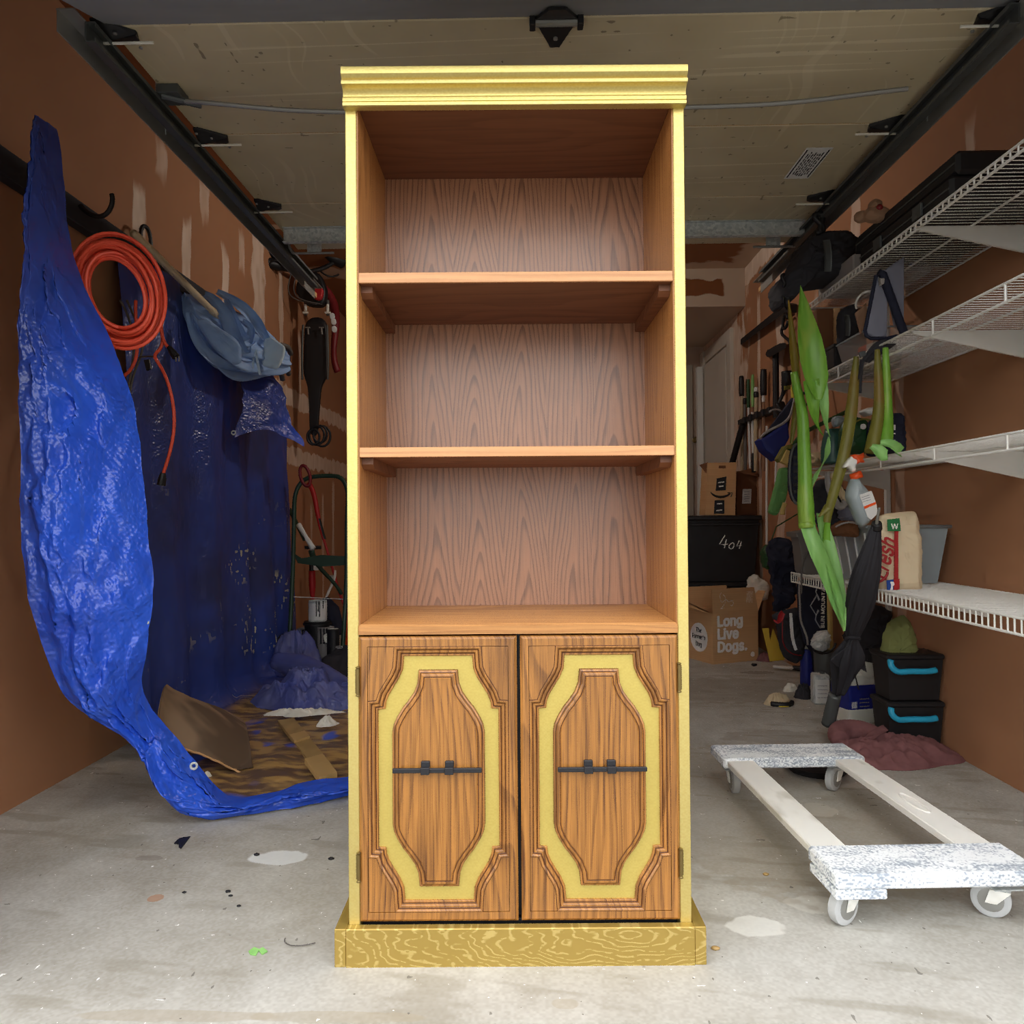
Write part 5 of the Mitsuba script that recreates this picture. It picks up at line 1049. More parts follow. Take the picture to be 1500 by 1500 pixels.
pole('mop_handle', 'beige shaft with a black collar, fifth from the left on the wall rack', [(1107.6, 567, 1107.6, 574, WHITE, 1.3), (1107.6, 574, 1107.6, 582, BLACK, 1.5), (1107.6, 582, 1107, 690, GLOVE, 1.2)])
pole('shovel_handle', 'shaft with a long black grip, sixth from the left on the wall rack', [(1118.5, 541, 1118.3, 579, BLACK, 1.9), (1118.3, 579, 1118.5, 589, LABELWHITE, 1), (1118.5, 589, 1119, 690, PLUSH, .9)])
pole('thin_handle', 'thin pale shaft right of the smiling box', [(1123, 624, 1123.2, 800, LABELWHITE, .7)])
pole('thin_handle', 'thin pale shaft just left of the sponge mop', [(1137, 676, 1136, 720, LABELWHITE, .7)])
rk = thing('tool_rack', 'black tool rack bar on the right wall holding the long handles', 'rack')
p, q = atx(1083, 619, 1.66), atx(1134, 599, 1.66)
obj('bar', hull([v + np.array([dx, 0, dz]) for v in (p, q) for dx in (-.012, .05) for dz in (-.018, .018)]), BLACK, rk)
for px, py in ((1090, 616), (1099, 612), (1108, 608), (1117, 605), (1126, 602)): c = atx(px, py, 1.645); obj('clip', obx(c, (.02, .05, .05), 0, .004), BLACK, rk)
bm = thing('push_broom', 'black headed push broom hung high on the right wall', 'broom')
obj('head', hull([atx(px, py, X) for X in (1.60, 1.70) for px, py in ((1121, 519), (1124, 513), (1142, 503), (1151, 502), (1152, 509), (1130, 522), (1124, 523))]), BLACK, bm)
obj('handle', rod(atx(1136, 512, 1.64), atx(1137, 612, 1.64), .02), BLACK, bm)
bar = thing('black_bar', 'long black bar fixed on the right wall above the tool handles', 'bar')
obj('body', hull([atx(px, py, X) for X in (1.66, 1.715) for px, py in ((1085, 497), (1085, 505), (1152, 456), (1152, 445), (1146, 447))]), BLACK, bar)
obj('clip', hull([atx(px, py, 1.64) + np.array([d, 0, 0]) for d in (0, .05) for px, py in ((1149, 444), (1156, 446), (1155, 458), (1150, 458))]), BLACK, bar)
hk2 = thing('wall_hook', 'black double wall hook between the black bar and the broom', 'hook')
obj('body', tube([atx(px, py, 1.66) for px, py in ((1154, 466), (1148, 468), (1147, 480), (1152, 478), (1154, 470))], .010, 8, 24), BLACK, hk2, True)
obj('arm', tube([atx(px, py, 1.66) for px, py in ((1147, 478), (1145, 485), (1150, 494), (1157, 505))], .010, 8, 20), BLACK, hk2, True)
lp_ = thing('leaning_pole', 'black pole leaning down from the tool rack behind the smiling box', 'pole')
obj('shaft', rod(atx(1088, 622, 1.64), atx(1071, 684, 1.60), .024), BLACK, lp_)
db = thing('dark_tool', 'dark garden tool cluster hanging at the right end of the tool rack', 'garden tool')
obj('head', outline([(1137, 590), (1150, 586), (1154, 600), (1150, 608), (1140, 606)], 2.9, .06, .015, 24), BLACK, db, True)
obj('handle', tube(line((1140, 592, 2.9), (1148, 574, 2.88), (1152, 560, 2.86), (1153, 544, 2.85)), [.009, .011, .03, .034], 8, 20), BLACK, db, True)
q_ = at(1148, 596, 2.93); obj('peg', rod(q_, [1.718, q_[1] + .02, q_[2] + .02], .008), BLACK, db)
obj('band', outline([(1149, 565), (1158, 563), (1160, 569), (1150, 571)], 2.84, .05, .008), LEAFOLIVE, db)
obj('bar', tube(line((1127, 604, 2.9), (1134, 600, 2.9), (1146, 604, 2.9), (1146, 610, 2.9)), .006, 6, 16), LABELGREY, db, True)
# ---- blue tote bag, sponge mop
tb = thing('blue_tote', 'dark blue tote bag hanging open on the right wall', 'tote bag')
obj('body', outline([(1114, 644), (1134, 630), (1155, 616), (1158, 640), (1152, 652), (1139, 674), (1121, 659)], 2.62, .14, .02, None, .0), BLUEBAG, tb)
obj('rim', tube(line((1113, 643, 2.6), (1134, 627, 2.6), (1154, 614, 2.6), (1163, 588, 2.6), (1166, 576, 2.62)), .007, 8, 30), LABELGREY, tb, True)
q_ = at(1166, 578, 2.62); obj('strap', tube([q_, q_ * .5 + np.array([1.66, 2.66, q_[2] + .03]) * .5, [1.715, 2.68, q_[2] + .06]], .008, 8), NAVY, tb, True)
obj('inside', hull(line((1116, 641, 2.63), (1136, 626, 2.63), (1156, 612, 2.63), (1165, 580, 2.66), (1158, 584, 2.72), (1137, 615, 2.72), (1150, 650, 2.74))), NAVY, tb)
mp = thing('sponge_mop', 'green cloth mop with a tan sponge head hanging below the blue tote', 'mop')
q_ = at(1157, 660, 2.30); obj('handle', tube([q_, q_ + [.10, .1, .10], [1.715, q_[1] + .18, q_[2] + .22]], .012, 8), DKGREEN, mp, True)
obj('cloth', outline([(1144, 685), (1158, 684), (1156, 712), (1152, 737), (1145, 742), (1140, 756), (1129, 752), (1128, 748), (1137, 715)], 2.30, .06, .018, 60, .01, 4), MOPGREEN, mp, True, 'green cloth')
obj('sponge', outline([(1144, 676), (1153, 658), (1167.5, 664), (1158, 683)], 2.26, .05, .008), SPONGE, mp, label='tan sponge')
obj('clamp', outline([(1139, 672), (1150, 653), (1160, 650), (1166, 657), (1153, 656), (1143, 677)], 2.275, .06, .006), LEAFOLIVE, mp)
obj('tab', tube(line((1150, 737, 2.28), (1147, 746, 2.28), (1146, 754, 2.28)), [.012, .012, .014], 8, 8), SPONGE, mp, True)

# ================================================================ boxes, totes and bags on the floor
ytt = 3.92
tz = lambda py: float(at(1060, py, ytt)[2])
def lidbin(name, label, z0, z1, x0, x1, y0, y1, mat, tp_=.03):
    t = thing(name, label, 'storage tote')
    obj('body', tapered(x0 + .02, x1 - .02, y0 + .02, y1 - .02, z0, z1 - .035, tp_), mat, t)
    obj('lid', bx(x0, x1, y0, y1, z1 - .035, z1, .008), mat, t); obj('lid_rib', bx(x0 + .04, x1 - .04, y0 - .006, y0, z1 - .03, z1 - .008, .002), mat, t)
    obj('rim', bx(x0 + .01, x1 - .01, y0 + .006, y1 - .006, z1 - .075, z1 - .055, .004), mat, t)
    return t
tx0, tx1 = 1.10, 1.70
lidbin('storage_tote', 'lower black tote on the floor under the marked tote', 0.0, .50, tx0 + .02, tx1 - .02, ytt + .03, ytt + .45, BLACK)
mt = lidbin('storage_tote', 'upper black tote with chalked numbers under the smiling box', .505, tz(755), tx0, tx1, ytt, ytt + .42, BLACK)
yq = ytt + .022
strokes = [[(1062, 784), (1054, 797), (1060, 798), (1066, 797)], [(1064, 790), (1061, 803)], [(1074, 795), (1070, 797), (1068, 802), (1071, 804), (1075, 800), (1074, 795)], [(1083, 792), (1079, 800), (1086, 799)], [(1086, 793), (1083, 804)]]
for st in strokes: obj('chalk_stroke', tube(line(*[(a, b, yq - .004) for a, b in st]), .0036, 6, 20 if len(st) > 3 and st[0] == st[-1] else None), WHITEINK, mt, True)
sbx = thing('smile_box', 'tall brown cardboard box with a smile arrow on the upper black tote', 'cardboard box')
yb_ = 3.97; P0 = [(1037, 678), (1079, 677), (1077, 755), (1033, 754.5)]
obj('body', outline(P0, yb_, .20, .002), CARD, sbx); obj('flap', hull(np.vstack([line((1024, 681, 4.05), (1037, 677, 3.99), (1037, 696, 3.99)), line((1024, 681, 4.056), (1037, 677, 3.996), (1037, 696, 3.996))])), CARDDARK, sbx)
obj('tape', outline([(1050, 701), (1064, 698), (1063, 718), (1048.5, 719)], yb_ - .003, .004, .0005), INK, sbx, label='dark printed tape'); obj('tape', outline([(1047, 733), (1061, 732.5), (1061, 752.5), (1046, 752.5)], yb_ - .003, .004, .0005), INK, sbx)
sm = smoothline([(1041, 721), (1046, 725.5), (1054, 728), (1062, 727), (1070, 723)], 24)
obj('smile', tube(np.array([at(a, b, yb_ - .001) for a, b in sm]), [.003, .0075, .009, .0075, .004], 8), INK, sbx, True, 'dark smile arrow'); obj('arrow_head', tube(line((1066, 722, yb_ - .001), (1072.5, 721.5, yb_ - .001), (1071, 728, yb_ - .001)), .0035, 6), INK, sbx)
for a in ((1052, 707, 1061, 706), (1053, 712.5, 1060, 712), (1050, 738, 1058, 737.5), (1049, 748, 1058, 747)): obj('tape_print', outline([(a[0], a[1] - .8), (a[2], a[3] - .8), (a[2], a[3] + .8), (a[0], a[1] + .8)], yb_ - .0045, .003, .0004), WHITEINK, sbx)
obj('printed_mark', outline([(1053, 682), (1063, 682), (1063, 686), (1053, 686)], yb_ - .002, .003, .0004), CARDDARK, sbx)
dbx = thing('dark_box', 'dark brown carton with a white label right of the smiling box', 'cardboard box')
obj('body', outline([(1081, 690), (1116, 690), (1113, 754.5), (1079, 754.5)], 4.12, .2, .003), CARDDARK, dbx); obj('flap', hull(np.vstack([line((1080, 691, 4.12), (1100, 686, 4.2), (1124, 690, 4.12), (1112, 696, 4.05)), line((1080, 692.5, 4.12), (1100, 688, 4.2), (1124, 692, 4.12), (1112, 698, 4.05))])), CARDDARK, dbx)
obj('label', outline([(1088, 716.5), (1101, 716), (1100, 737.5), (1087, 738)], 4.116, .004, .0005), LABELWHITE, dbx)
for q in range(5): obj('label_line', outline([(1090, 720 + 3.4 * q), (1098, 719.8 + 3.4 * q), (1098, 721 + 3.4 * q), (1090, 721.4 + 3.4 * q)], 4.114, .003, .0004), GREYINK, dbx)

# the big open box with the white lettering
D0 = atz(1044.6, 973.5); D1 = atz(1112, 967)
D1 = D0 + (D1 - D0) / np.linalg.norm(D1 - D0) * .375
ux = (D1 - D0) / np.linalg.norm(D1 - D0); uy = np.array([-ux[1], ux[0], 0]); hB = float(.9625 - (899.5 - 762) * (D0[1] + 1.69) / F) 
hB = .335; wB, dB = .375, .30
lb_ = thing('lettered_box', 'open brown cardboard box lettered Long Live Dogs on the floor', 'cardboard box')
Fm = frame(D0, ux, (0, 0, 1))                        # x along the front, y up, z towards the viewer
def wall_(p0, p1, n_):
    return None
def panel(a, b, h, th=.004, z0=0.0):
    a, b = np.asarray(a, float), np.asarray(b, float); d = (b - a) / np.linalg.norm(b - a); n = np.array([d[1], -d[0], 0]) * th
    return hull([a + [0, 0, z0], b + [0, 0, z0], a + [0, 0, h], b + [0, 0, h], a - n + [0, 0, z0], b - n + [0, 0, z0], a - n + [0, 0, h], b - n + [0, 0, h]])
C0, C1, C2, C3 = D0, D0 + ux * wB, D0 + ux * wB + uy * dB, D0 + uy * dB
obj('front_wall', panel(C0, C1, hB), CARD, lb_); obj('side_wall', panel(C3, C0, hB), CARD, lb_); obj('side_wall', panel(C1, C2, hB), CARD, lb_); obj('rear_wall', panel(C2, C3, hB), CARD, lb_)
obj('bottom', hull([c + [0, 0, z] for c in (C0, C1, C2, C3) for z in (.001, .005)]), CARD, lb_)
def flap(a, b, t1, t2, th=.0035):
    q = np.array([a, b, t2, t1], float); n = np.cross(q[1] - q[0], q[3] - q[0]); n = n / np.linalg.norm(n) * th
    return hull(np.vstack([q, q + n]))
up = np.array([0, 0, 1.0])
ff = [C0 + up * hB, C1 + up * hB]; fo = (-uy * .02 + up * .165)
obj('front_flap', flap(ff[0], ff[1], ff[0] + fo - ux * .022, ff[1] + fo - ux * .05), CARD, lb_)
obj('side_flap', flap(C1 + up * hB, C2 + up * hB, C1 + up * (hB + .13) + ux * .09 + uy * .03, C2 + up * (hB + .12) + ux * .10), CARD, lb_)
obj('side_flap', flap(C3 + up * hB, C0 + up * hB, C3 + up * (hB + .11) - ux * .12, C0 + up * (hB + .05) - ux * .15 + uy * .06), CARD, lb_)
obj('rear_flap', flap(C2 + up * hB, C3 + up * hB, C2 + up * (hB + .15) + uy * .03, C3 + up * (hB + .15) + uy * .03), CARD, lb_)
def onfront(m, x, y, e=.0006):
    A = Fm.copy(); A[:3, 3] = D0 + ux * x + up * y - uy * e; return put(m, A)
def heavy(ln, h):
    m = text(ln, h, .001, True); return cat(*[put(m, np.array([[1, 0, 0, a], [0, 1, 0, b], [0, 0, 1, 0], [0, 0, 0, 1.0]])) for a, b in ((0, 0), (.0032, 0), (-.0032, 0), (0, .0026), (0, -.0026), (.0026, .002), (-.0026, -.002))])
for ln, yy_ in (('Long', .255), ('Live', .170), ('Dogs.', .085)): obj('lettering', onfront(heavy(ln, .066), .032, yy_ - .006), WHITEINK, lb_, False, 'bold white lettering')
obj('seal', onfront(lathe([(0, 0), (.017, 0), (.017, .001), (0, .001)], 24), .325, .045), WHITEINK, lb_, False)
As = frame(D0, -uy, (0, 0, 1))                        # the left side, read from outside
def onside(m, x, y): A = As.copy(); A[:3, 3] = C3 - uy * x * 1 + up * y - ux * .0008; return put(m, A)
ov = trimesh.creation.cylinder(1.0, .001, sections=40); ov.apply_scale([.095, .098, 1])
obj('oval', onside(ov, dB * .50, .16), WHITEINK, lb_, False, 'white oval print')
for ln, yy_ in (('The', .195), ('Farmer\'s', .15), ('Dog', .10)): obj('oval_lettering', put(onside(text(ln, .030, .001, True, True, .85), dB * .50, yy_), np.array([[1, 0, 0, -ux[0] * .0012], [0, 1, 0, -ux[1] * .0012], [0, 0, 1, 0], [0, 0, 0, 1.0]])), INK, lb_, False)
nf = np.cross(ux, fo / np.linalg.norm(fo))
fq = lambda x, y: C0 + up * hB + ux * x + fo * y - uy * .003
obj('flap_doodle', tube([fq(*p) for p in ((.06, .85), (.05, .6), (.07, .45), (.10, .55), (.12, .45), (.15, .5), (.16, .35), (.14, .3))], .0016, 5, 40), WHITEINK, lb_, True)
obj('flap_doodle', tube([fq(*p) for p in ((.07, .75), (.09, .65), (.08, .3), (.06, .2), (.09, .22))], .0016, 5, 30), WHITEINK, lb_, True)
for q in range(5): obj('flap_print', rod(fq(.27 + .011 * q, .85), fq(.27 + .011 * q, .35 + .06 * (q % 2)), .0013), WHITEINK, lb_)
wb = thing('white_bag', 'crumpled white plastic bag behind the lettered box', 'plastic bag')
obj('body', outline([(1099, 862), (1102, 848), (1110, 841), (1116, 848), (1124, 851), (1130, 860), (1126, 880), (1102, 880)], 3.72, .12, .03, 50, .03, 2), OFFWHITE, wb, True)
yb2 = thing('yellow_board', 'yellow board standing beside the lettered box', 'board')
obj('board', outline([(1117, 921), (1126, 920), (1128, 940), (1133, 921), (1140, 940), (1150, 960), (1149, 967), (1128, 969)], 3.34, .012, .002), YELLOW, yb2)
rc2 = thing('red_cloth', 'faded red cloth scrap on the floor beside the lettered box', 'cloth')
obj('cloth', crumple(atz(1121, 968), .055, .05, .05, 3, .3, rag=.3, n=14), MAROON, rc2, True)
# ---- dark coats and the golf bag
co = thing('dark_coat', 'dark navy coat hanging down beside the golf bag', 'coat')
obj('cloth', outline([(1126, 800), (1140, 786), (1160, 790), (1168, 835), (1170, 868), (1160, 890), (1146, 900), (1136, 896), (1138, 870), (1131, 845)], 2.85, .08, .04, 70, .06, 2), NAVY, co, True)
fo2 = thing('green_bundle', 'dark green leafy bundle hanging above the dark coat', 'bundle')
obj('body', outline([(1119, 808), (1126, 797), (1133, 800), (1134, 820), (1130, 836), (1121, 832)], 3.1, .10, .03, 40, .03, 7), DKGREEN, fo2, True)
q_ = at(1127, 800, 3.15); obj('tie', tube([q_, q_ + [.06, .05, .12], [1.718, q_[1] + .1, q_[2] + .2]], .004, 6), DKGREEN, fo2, True)
bb2 = thing('black_bag', 'black bag with a red strap and white stripe on the floor by the golf bag', 'bag')
obj('body', outline([(1134, 902), (1150, 895), (1172, 890), (1180, 915), (1182, 960), (1170, 975), (1152, 966), (1148, 955), (1142, 925)], 2.75, .09, .04, 70, .03, 5), BLACKCLOTH, bb2, True)
obj('red_strap', ribbon(line((1133, 908, 2.70), (1140, 911, 2.69), (1144, 902, 2.68), (1147, 897, 2.68)), [.008, .02, .035, .03], .1, .004, 16), RED, bb2, True, 'red strap')
obj('white_stripe', ribbon(line((1158, 898, 2.70), (1159, 915, 2.69), (1161, 935, 2.69), (1166, 952, 2.70)), [.016, .017, .018, .016], 0, .003, 20), WHITE, bb2, True, 'white stripe')
obj('piping', tube(line((1145, 898, 2.71), (1146, 925, 2.70), (1150, 948, 2.70), (1160, 957, 2.71), (1174, 960, 2.72)), .004, 6, 30), REDDARK, bb2, True)
gf = thing('golf_bag', 'navy golf bag with white lettering up its side', 'golf bag')
yg = 2.63
obj('body', outline([(1170, 855), (1175, 849), (1206, 851), (1213, 855), (1216, 917), (1214, 950), (1212, 1004), (1198, 1006), (1193, 960), (1179, 940), (1172, 905)], yg, .06, .025), NAVY, gf, 50)
obj('piping', tube(line((1173, 846, yg - .004), (1171, 862, yg - .004), (1172, 890, yg - .004), (1173, 908, yg - .004), (1179, 925, yg - .004), (1183, 945, yg - .004)), .006, 8, 40), LABELGREY, gf, True, 'grey piping')
o = at(1207.5, 920.5, yg - .004); xd = at(1209, 852, yg - .004) - o
obj('lettering', put(text('SUN MOUNTAIN', .0195, .0012, True, condense=float(np.linalg.norm(xd)) / float(np.ptp(text('SUN MOUNTAIN', .0195, .0012, True).vertices[:, 0]))), frame(o, xd, np.cross([0, -1.0, 0], xd))), WHITEINK, gf, False, 'white lettering')
obj('mountain_emblem', tube(line(*[(a, b, yg - .004) for a, b in ((1199.5, 853.5), (1195, 867), (1197, 871), (1187, 887.5), (1195.5, 901), (1194.3, 908), (1202, 920.5))]), .0032, 6), GREYINK, gf, True, 'grey mountain emblem')
for a, b in (((1197, 871), (1200, 879)), ((1195.5, 901), (1199, 893.5))): obj('mountain_emblem', tube(line((*a, yg - .004), (*b, yg - .004)), [.003, .006], 6, 6), GREYINK, gf, True)
wd = thing('wood_stick', 'pale wooden stick between the golf bag and the leaf tips', 'stick')
obj('shaft', rod(at(1215, 866, 2.60), at(1216, 905, 2.60) * np.array([1, 1, 0]) + [0, 0, .002], .014), SPONGE, wd)
# ---- the black umbrella leaning on the shelves
um = thing('umbrella', 'closed black umbrella leaning tip up against the wire shelves', 'umbrella')
ax = smoothline([(1283, 770, 1.02, 7), (1277, 800, 1.06, 13), (1270, 835, 1.12, 19), (1264, 865, 1.2, 21), (1258, 895, 1.30, 19), (1252, 918, 1.38, 14), (1249, 934, 1.44, 9.5)], 40)
rings = []
for q, (px, py, y, w_) in enumerate(ax):
    o = at(px, py, y); s = (y + 1.69) / F; ph = np.linspace(0, 2 * np.pi, 96, endpoint=False); a_ = ph + q * .012
    pl_ = 1 + .16 * np.abs(np.sin(4 * a_)) * 1.2 - .12 + .05 * np.sin(13 * ph + q * .3)
    rings.append(o + (np.cos(ph) * pl_ * w_ * s)[:, None] * np.array([.95, .2, .12]) + (np.sin(ph) * pl_ * w_ * s)[:, None] * np.array([-.15, .75, .2]))
obj('canopy', loft(rings), BLACKCLOTH, um, True, 'pleated black canopy')
ax = smoothline([(1249, 933, 1.44, 9), (1246, 945, 1.46, 14), (1243, 962, 1.5, 20), (1239, 980, 1.54, 17), (1234, 1000, 1.58, 12), (1229, 1016, 1.61, 8)], 30)
rings = []
for q, (px, py, y, w_) in enumerate(ax):
    o = at(px, py, y); s = (y + 1.69) / F; ph = np.linspace(0, 2 * np.pi, 96, endpoint=False)
    pl_ = 1 + .28 * np.sin(5 * ph + q * .05) * min(1, q / 8) + .1 * np.sin(11 * ph - q * .1)
    rings.append(o + (np.cos(ph) * pl_ * w_ * s)[:, None] * np.array([.95, .2, .12]) + (np.sin(ph) * pl_ * w_ * s)[:, None] * np.array([-.15, .75, .2]))
obj('skirt', loft(rings), BLACKCLOTH, um, True)
obj('skirt_point', hull(np.vstack([line((1250, 945, 1.44), (1266, 966, 1.5), (1270, 985, 1.53), (1252, 975, 1.5)), line((1250, 945, 1.46), (1266, 966, 1.53), (1256, 975, 1.54))])), BLACKCLOTH, um)
obj('skirt_point', hull(np.vstack([line((1244, 945, 1.43), (1219, 963, 1.46), (1217, 968, 1.46), (1236, 985, 1.52)), line((1244, 945, 1.46), (1219, 965, 1.49), (1236, 980, 1.56))])), BLACKCLOTH, um)
obj('tie', tube([at(1249 + 9.5 * np.cos(a), 936 + 3 * np.sin(a), 1.43 + .03 * np.sin(a)) for a in np.linspace(0, 6.28, 24)], .008, 6), BLACKCLOTH, um, True)
obj('cap', tube(line((1283.5, 774, 1.025), (1284.5, 766, 1.01)), [.02, .016], 12, 6), BLACK, um, True)
obj('ferrule', tube(line((1284, 768, 1.01), (1288, 744, .97)), [.006, .0045], 10, 6), STEEL, um, True, 'steel tip')
obj('handle', tube(line((1223, 1017, 1.615), (1218, 1040, 1.64), (1213, 1061, 1.665)), [.026, .027, .028], 16, 12), DARKSTEEL, um, True, 'grey handle')
obj('rib_end', rod(at(1252, 988, 1.5), at(1258, 1010, 1.52), .0025), BLACK, um)
# ---- floor things on the right
ac = thing('aerosol_can', 'tall dark blue spray can on the floor beside the grey rectangular can', 'spray can')
c = atz(1182, 1003); s = (c[1] + 1.69) / F; r = 9.3 * s; h = 50 * s
obj('body', lathe([(0, .001), (r - .002, .001), (r, .004), (r, h), (r - .003, h + .006), (.3 * r, h + .012), (0, h + .012)], 28, c), BLUECAN, ac)
obj('cap', lathe([(0, 0), (.55 * r, 0), (.55 * r, .02), (0, .022)], 20, c + [0, 0, h + .010]), JUGWHITE, ac)
rc3 = thing('rectangular_can', 'dented metal can with a pale label under the black umbrella', 'can')
c = atz(1207, 1034); s = (c[1] + 1.69) / F; w = 23 * s; h = 44 * s
obj('body', obx(c + [0, .05, h / 2 + .001], (w, .07, h), -.1, .008), GALV, rc3); obj('label', obx(c + [-.002, .0135, h * .45], (w * .86, .002, h * .78), -.1, .0005), LABELWHITE, rc3)
for q in range(4): obj('label_line', obx(c + [-.002, .012, h * (.25 + .13 * q)], (w * .6, .001, .004), -.1, .0002), GREYINK, rc3)
obj('cap', lathe([(0, 0), (.012, 0), (.012, .014), (0, .015)], 18, c + [.01, .045, h]), DARKSTEEL, rc3)
tn = thing('foil_pouch', 'shiny silver pouch on top of the rectangular can', 'pouch')
c0 = at(1205, 945, 1.82)
obj('body', outline([(1191, 944), (1196, 934), (1206, 926), (1216, 924), (1221, 934), (1219, 950), (1208, 956), (1196, 953)], 2.48, .08, .03, 50, .03, 11), GALV, tn, True)
obj('tube', tube(line((1190, 950, 2.46), (1205, 957, 2.46), (1216, 954, 2.46), (1224, 942, 2.46)), .006, 6, 24), BLACK, tn, True)
tk = thing('grey_bucket', 'dark grey bucket behind the rectangular can under the pouch', 'bucket')
c = np.array([1.605, 2.52, 0])
obj('body', lathe([(0, .001), (.05, .001), (.06, .237), (.063, .242), (0, .242)], 28, c), DARKSTEEL, tk)
jg = thing('jug', 'white plastic jug with a blue label standing behind the umbrella handle', 'jug')
c = atz(1262, 1060); s = (c[1] + 1.69) / F; R_ = rz(.25)
jw, jd = 54 * s, .15
def jbox(z0, z1, k0, k1, b=.02):
    pts = []
    for (z, k) in ((z0, k0), (z1, k1)):
        w2, d2 = jw / 2 * k, jd / 2 * k
        for sx in (-1, 1):
            for sy in (-1, 1):
                for e in ((b, 0), (.3 * b, .3 * b), (0, b)): pts.append(R_ @ np.array([sx * (w2 - e[0]), sy * (d2 - e[1]), 0]) + c + [0, .08, z])
    return hull(pts)
jh = 90 * s
obj('body', cat(jbox(.001, jh * .22, 1.0, .99), jbox(jh * .22, jh * .62, .95, .93), jbox(jh * .62, jh * .76, .98, .80), jbox(jh * .76, jh * .80, .80, .6)), JUGWHITE, jg)
obj('label', cat(jbox(jh * .225, jh * .61, .975, .955)), BLUECAN, jg, label='blue label')
obj('barcode', cat(*[obx(c + R_ @ np.array([-jw * .38 + .005 * q, -jd * .5 * .985, 0]) + [0, .08, jh * .30], (.0028, .002, .03), .25, .0002) for q in range(6)]), LABELWHITE, jg)
for q in range(3): obj('label_line', obx(c + R_ @ np.array([-.0, -jd * .5 * .985, 0]) + [0, .08, jh * (.27 + .06 * q)], (.05, .002, .004), .25, .0002), LABELGREY, jg)
obj('cap', tube([c + R_ @ np.array([.035, -.01, 0]) + [0, .08, jh * .72], c + R_ @ np.array([.045, -.03, 0]) + [0, .08, jh * .86], c + R_ @ np.array([.05, -.035, 0]) + [0, .08, jh * 1.0]], [.055, .052, .035], 18, 10), JUGWHITE, jg, True, 'rounded white cap')
bb3 = thing('small_carton', 'small brown carton on the floor behind the white jug', 'cardboard box')
obj('body', obx(at(1276, 970, 2.3) + [0, .08, 0], (.075, .14, .11), -.35, .002), CARD, bb3); obj('flap', obx(at(1283, 964, 2.3) + [.0, .02, .03], (.004, .06, .09), -.6, .001), CARDDARK, bb3)
for q, (z0, z1) in enumerate(((.001, .205), (.21, .40))):
    t = thing('latch_bin', ('lower' if q == 0 else 'upper') + ' black storage bin with a bright cyan latch by the right wall', 'storage bin')
    obj('body', tapered(1.475, 1.70, 1.51, 1.66, z0, z1 - .02, .012), BLACK, t); obj('lid', bx(1.468, 1.705, 1.50, 1.67, z1 - .022, z1, .006), BLACK, t)
    obj('latch', tube(np.array([(1.482, 1.496, z1 - .02), (1.484, 1.49, z1 - .05), (1.50, 1.486, z1 - .064), (1.54, 1.486, z1 - .066), (1.60, 1.486, z1 - .066), (1.66, 1.488, z1 - .06)]), .0125, 10, 24), CYAN, t, True, 'cyan latch')
ob2 = thing('olive_bag', 'olive green cloth bag on top of the latched black bins', 'bag')
obj('body', outline([(1300, 983), (1300, 955), (1305, 930), (1314, 912), (1335, 902), (1350, 930), (1350, 983)], 1.54, .12, .06, 70, .03, 6), OLIVE, ob2, True)
dt = thing('dark_tent_bag', 'dark bundled bag lying under the lowest wire shelf', 'bag')
obj('body', outline([(1262, 960), (1266, 930), (1278, 905), (1298, 888), (1318, 900), (1316, 955), (1290, 975), (1268, 972)], 1.9, .3, .08, 60, .05, 8), BLACKCLOTH, dt, True)
t = thing('glove', 'stained yellow and black work glove on the floor left of the cans', 'glove')
c = atz(1141, 1032)
obj('palm', crumple(c, .075, .05, .055, 14, .2, rag=.25, n=18, folds=2.2), GLOVE, t, True)
obj('cuff', tube([c + [-.05, -.035, .012], c + [-.01, -.052, .012], c + [.04, -.045, .012], c + [.06, -.02, .016]], .013, 8, 20), BLACK, t, True)
obj('trim', tube([c + [-.02, -.062, .005], c + [.02, -.060, .005], c + [.05, -.045, .006]], .004, 6, 12), YELLOW, t, True)
t = thing('tape_roll', 'small white roll beside the stained glove', 'roll')
c = atz(1166, 1020); obj('body', lathe([(.008, 0), (.02, 0), (.02, .03), (.008, .03), (.008, 0)], 20, c + [0, 0, .021], (1, -.4, 0)), OFFWHITE, t)
t = thing('rag', 'dirty cloth rags between the stained glove and the can', 'rag')
obj('cloth', crumple(atz(1178, 1022), .05, .05, .07, 17, .3, rag=.3, n=14), BLACKCLOTH, t, True)
t = thing('rag', 'crumpled white paper behind the stained glove', 'rag')
obj('cloth', crumple(atz(1158, 1012), .05, .03, .04, 18, .3, rag=.3, n=12), OFFWHITE, t, True)
t = thing('trowel', 'pale flat scraper with a dark handle on the floor by the black bag', 'scraper')
c = atz(1148, 982); obj('blade', obx(c + [0, 0, .02], (.13, .045, .012), -.25, .003), LABELWHITE, t); obj('handle', tube([c + [.05, -.02, .02], c + [.10, -.05, .018], c + [.13, -.07, .015]], [.014, .018, .014], 10, 10), BLACK, t, True)
c = atz(1105, 976); m_ = lump(c + [0, 0, .01], .014, 4, (1.3, .8, .7)); obj('lump', m_, BLACK, smooth=True, label='small dark lump on the floor in front of the lettered box', cat='debris')
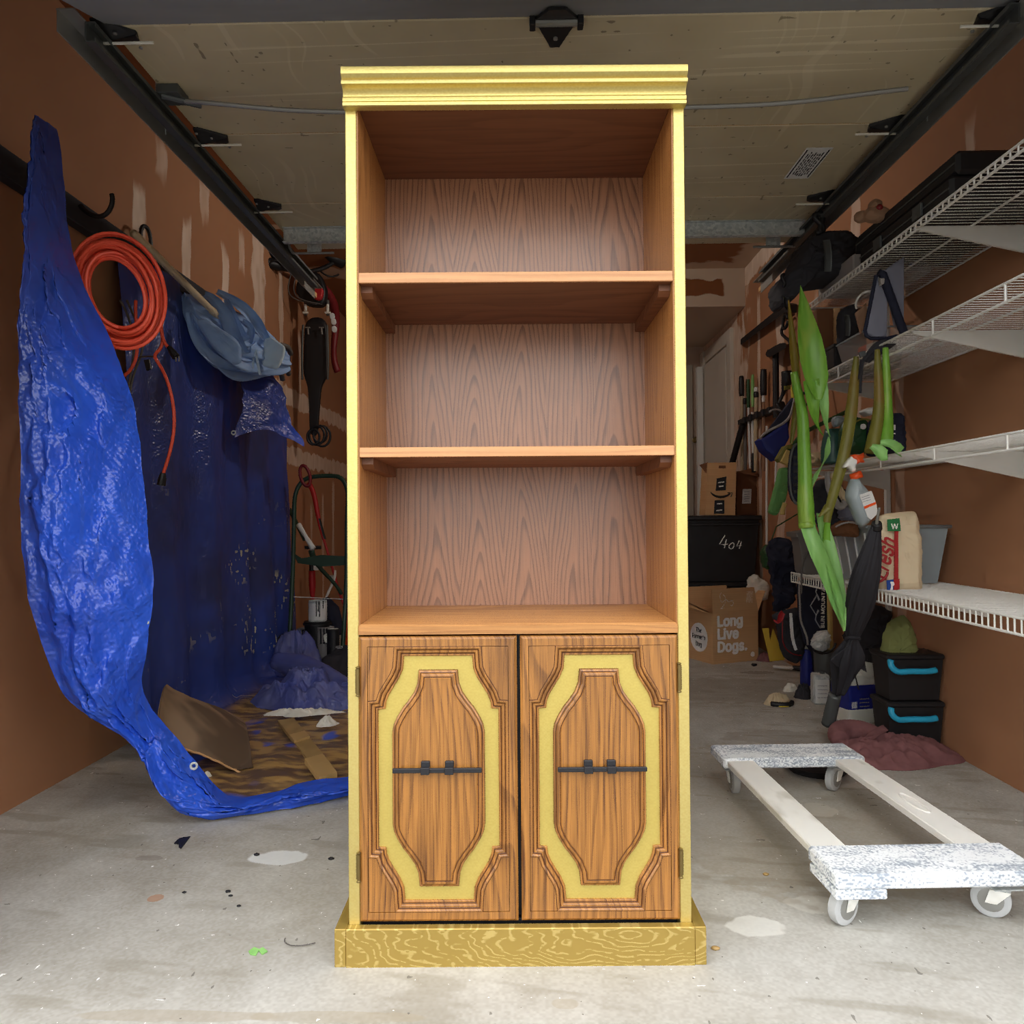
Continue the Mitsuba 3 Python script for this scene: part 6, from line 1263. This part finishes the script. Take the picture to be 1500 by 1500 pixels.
# ---- maroon shirt, lid, dolly
mr = thing('shirt', 'maroon shirt crumpled on the floor beyond the dolly', 'shirt')
obj('cloth', crumple(atz(1304, 1108), .30, .17, .075, 22, .25, rag=.22, folds=2.8, n=40), MAROON, mr, True)
obj('sleeve', tube(np.array([atz(1232, 1100) + [0, 0, .045], atz(1244, 1090) + [0, 0, .06], atz(1266, 1092) + [0, 0, .06], atz(1290, 1098) + [0, 0, .05]]), [.036, .045, .042, .03], 16, 30), MAROON, mr, True)
obj('hem', ribbon(np.array([atz(1312, 1085) + [0, 0, .07], atz(1300, 1096) + [0, 0, .085], atz(1280, 1106) + [0, 0, .08], atz(1262, 1114) + [0, 0, .05]]), [.03, .035, .035, .025], .1, .003, 24, (0, -.5, 1)), MAROON, mr, True)
ld = thing('pan_lid', 'dark speckled round pan lying under the far end of the dolly', 'pan')
c = atz(1192, 1132)
obj('body', lathe([(0, .002), (.10, .002), (.125, .03), (.13, .032), (.122, .028), (.10, .008), (0, .008)], 36, c + [0.02, 0.02, 0]), BLACK, ld)
dl = thing('dolly', 'white wooden furniture dolly with carpeted ends on the concrete', 'dolly')
DM = np.eye(4); DM[:3, :3] = rz(.045); DM[:3, 3] = [.925, .625, 0]
dp = lambda m: put(m, DM)
hx, hy, zt = .245, .515, .142
for sy in (-1, 1):
    y0, y1 = sorted((sy * hy, sy * (hy - .165)))
    obj('end_board', dp(bx(-hx, hx, y0, y1, zt - .036, zt, .006)), CARPET, dl, label='carpeted end board')
    if sy < 0: obj('under_board', dp(bx(-hx, -hx + .12, y0 + .004, y1 - .01, zt - .06, zt - .037, .003)), CARPET, dl)
for sx in (-1, 1):
    x0, x1 = sorted((sx * (hx - .012), sx * (hx - .105)))
    obj('side_rail', dp(bx(x0, x1, -hy + .14, hy - .14, zt - .030, zt - .008, .003)), DOLLYWHITE, dl, label='white side rail')
obj('hand_slot', dp(cat(tube([(hx - .058 + .016 * np.cos(a), -.06 + .075 * np.sin(a), zt - .007) for a in np.linspace(0, 2 * np.pi, 30)], .004, 6))), DOLLYWHITE, dl)
for sx, sy, a in ((-1, -1, .5), (1, -1, -.6), (-1, 1, 1.5), (1, 1, .7)):
    cx, cy = sx * (hx - .06), sy * (hy - .07)
    k = obj('caster', dp(cat(bx(cx - .035, cx + .035, cy - .03, cy + .03, zt - .064, zt - .060, .001), lathe([(0, 0), (.02, 0), (.02, .012), (0, .012)], 20, (cx, cy, zt - .076)))), GALV, dl)
    d = np.array([math.cos(a), math.sin(a), 0]); n_ = np.array([-d[1], d[0], 0]); wc_ = np.array([cx, cy, .0435]) - d * .022
    obj('wheel', dp(lathe([(.009, -.014), (.034, -.014), (.0425, -.010), (.0435, 0), (.0425, .010), (.034, .014), (.009, .014)], 32, wc_, n_)), RUBBER, k)
    obj('hub', dp(lathe([(0, -.016), (.026, -.0155), (.028, -.0145), (.028, .0145), (.026, .0155), (0, .016)], 24, wc_, n_)), STEEL, k)
    for e in (-1, 1): obj('fork', dp(hull([wc_ + n_ * e * (.0175 + t_) + v for t_ in (0, .003) for v in (d * .012 + [0, 0, -.006], d * -.012 + [0, 0, -.006], d * .042 + [0, 0, .027], d * -.002 + [0, 0, .027])])), DOLLYWHITE, k)
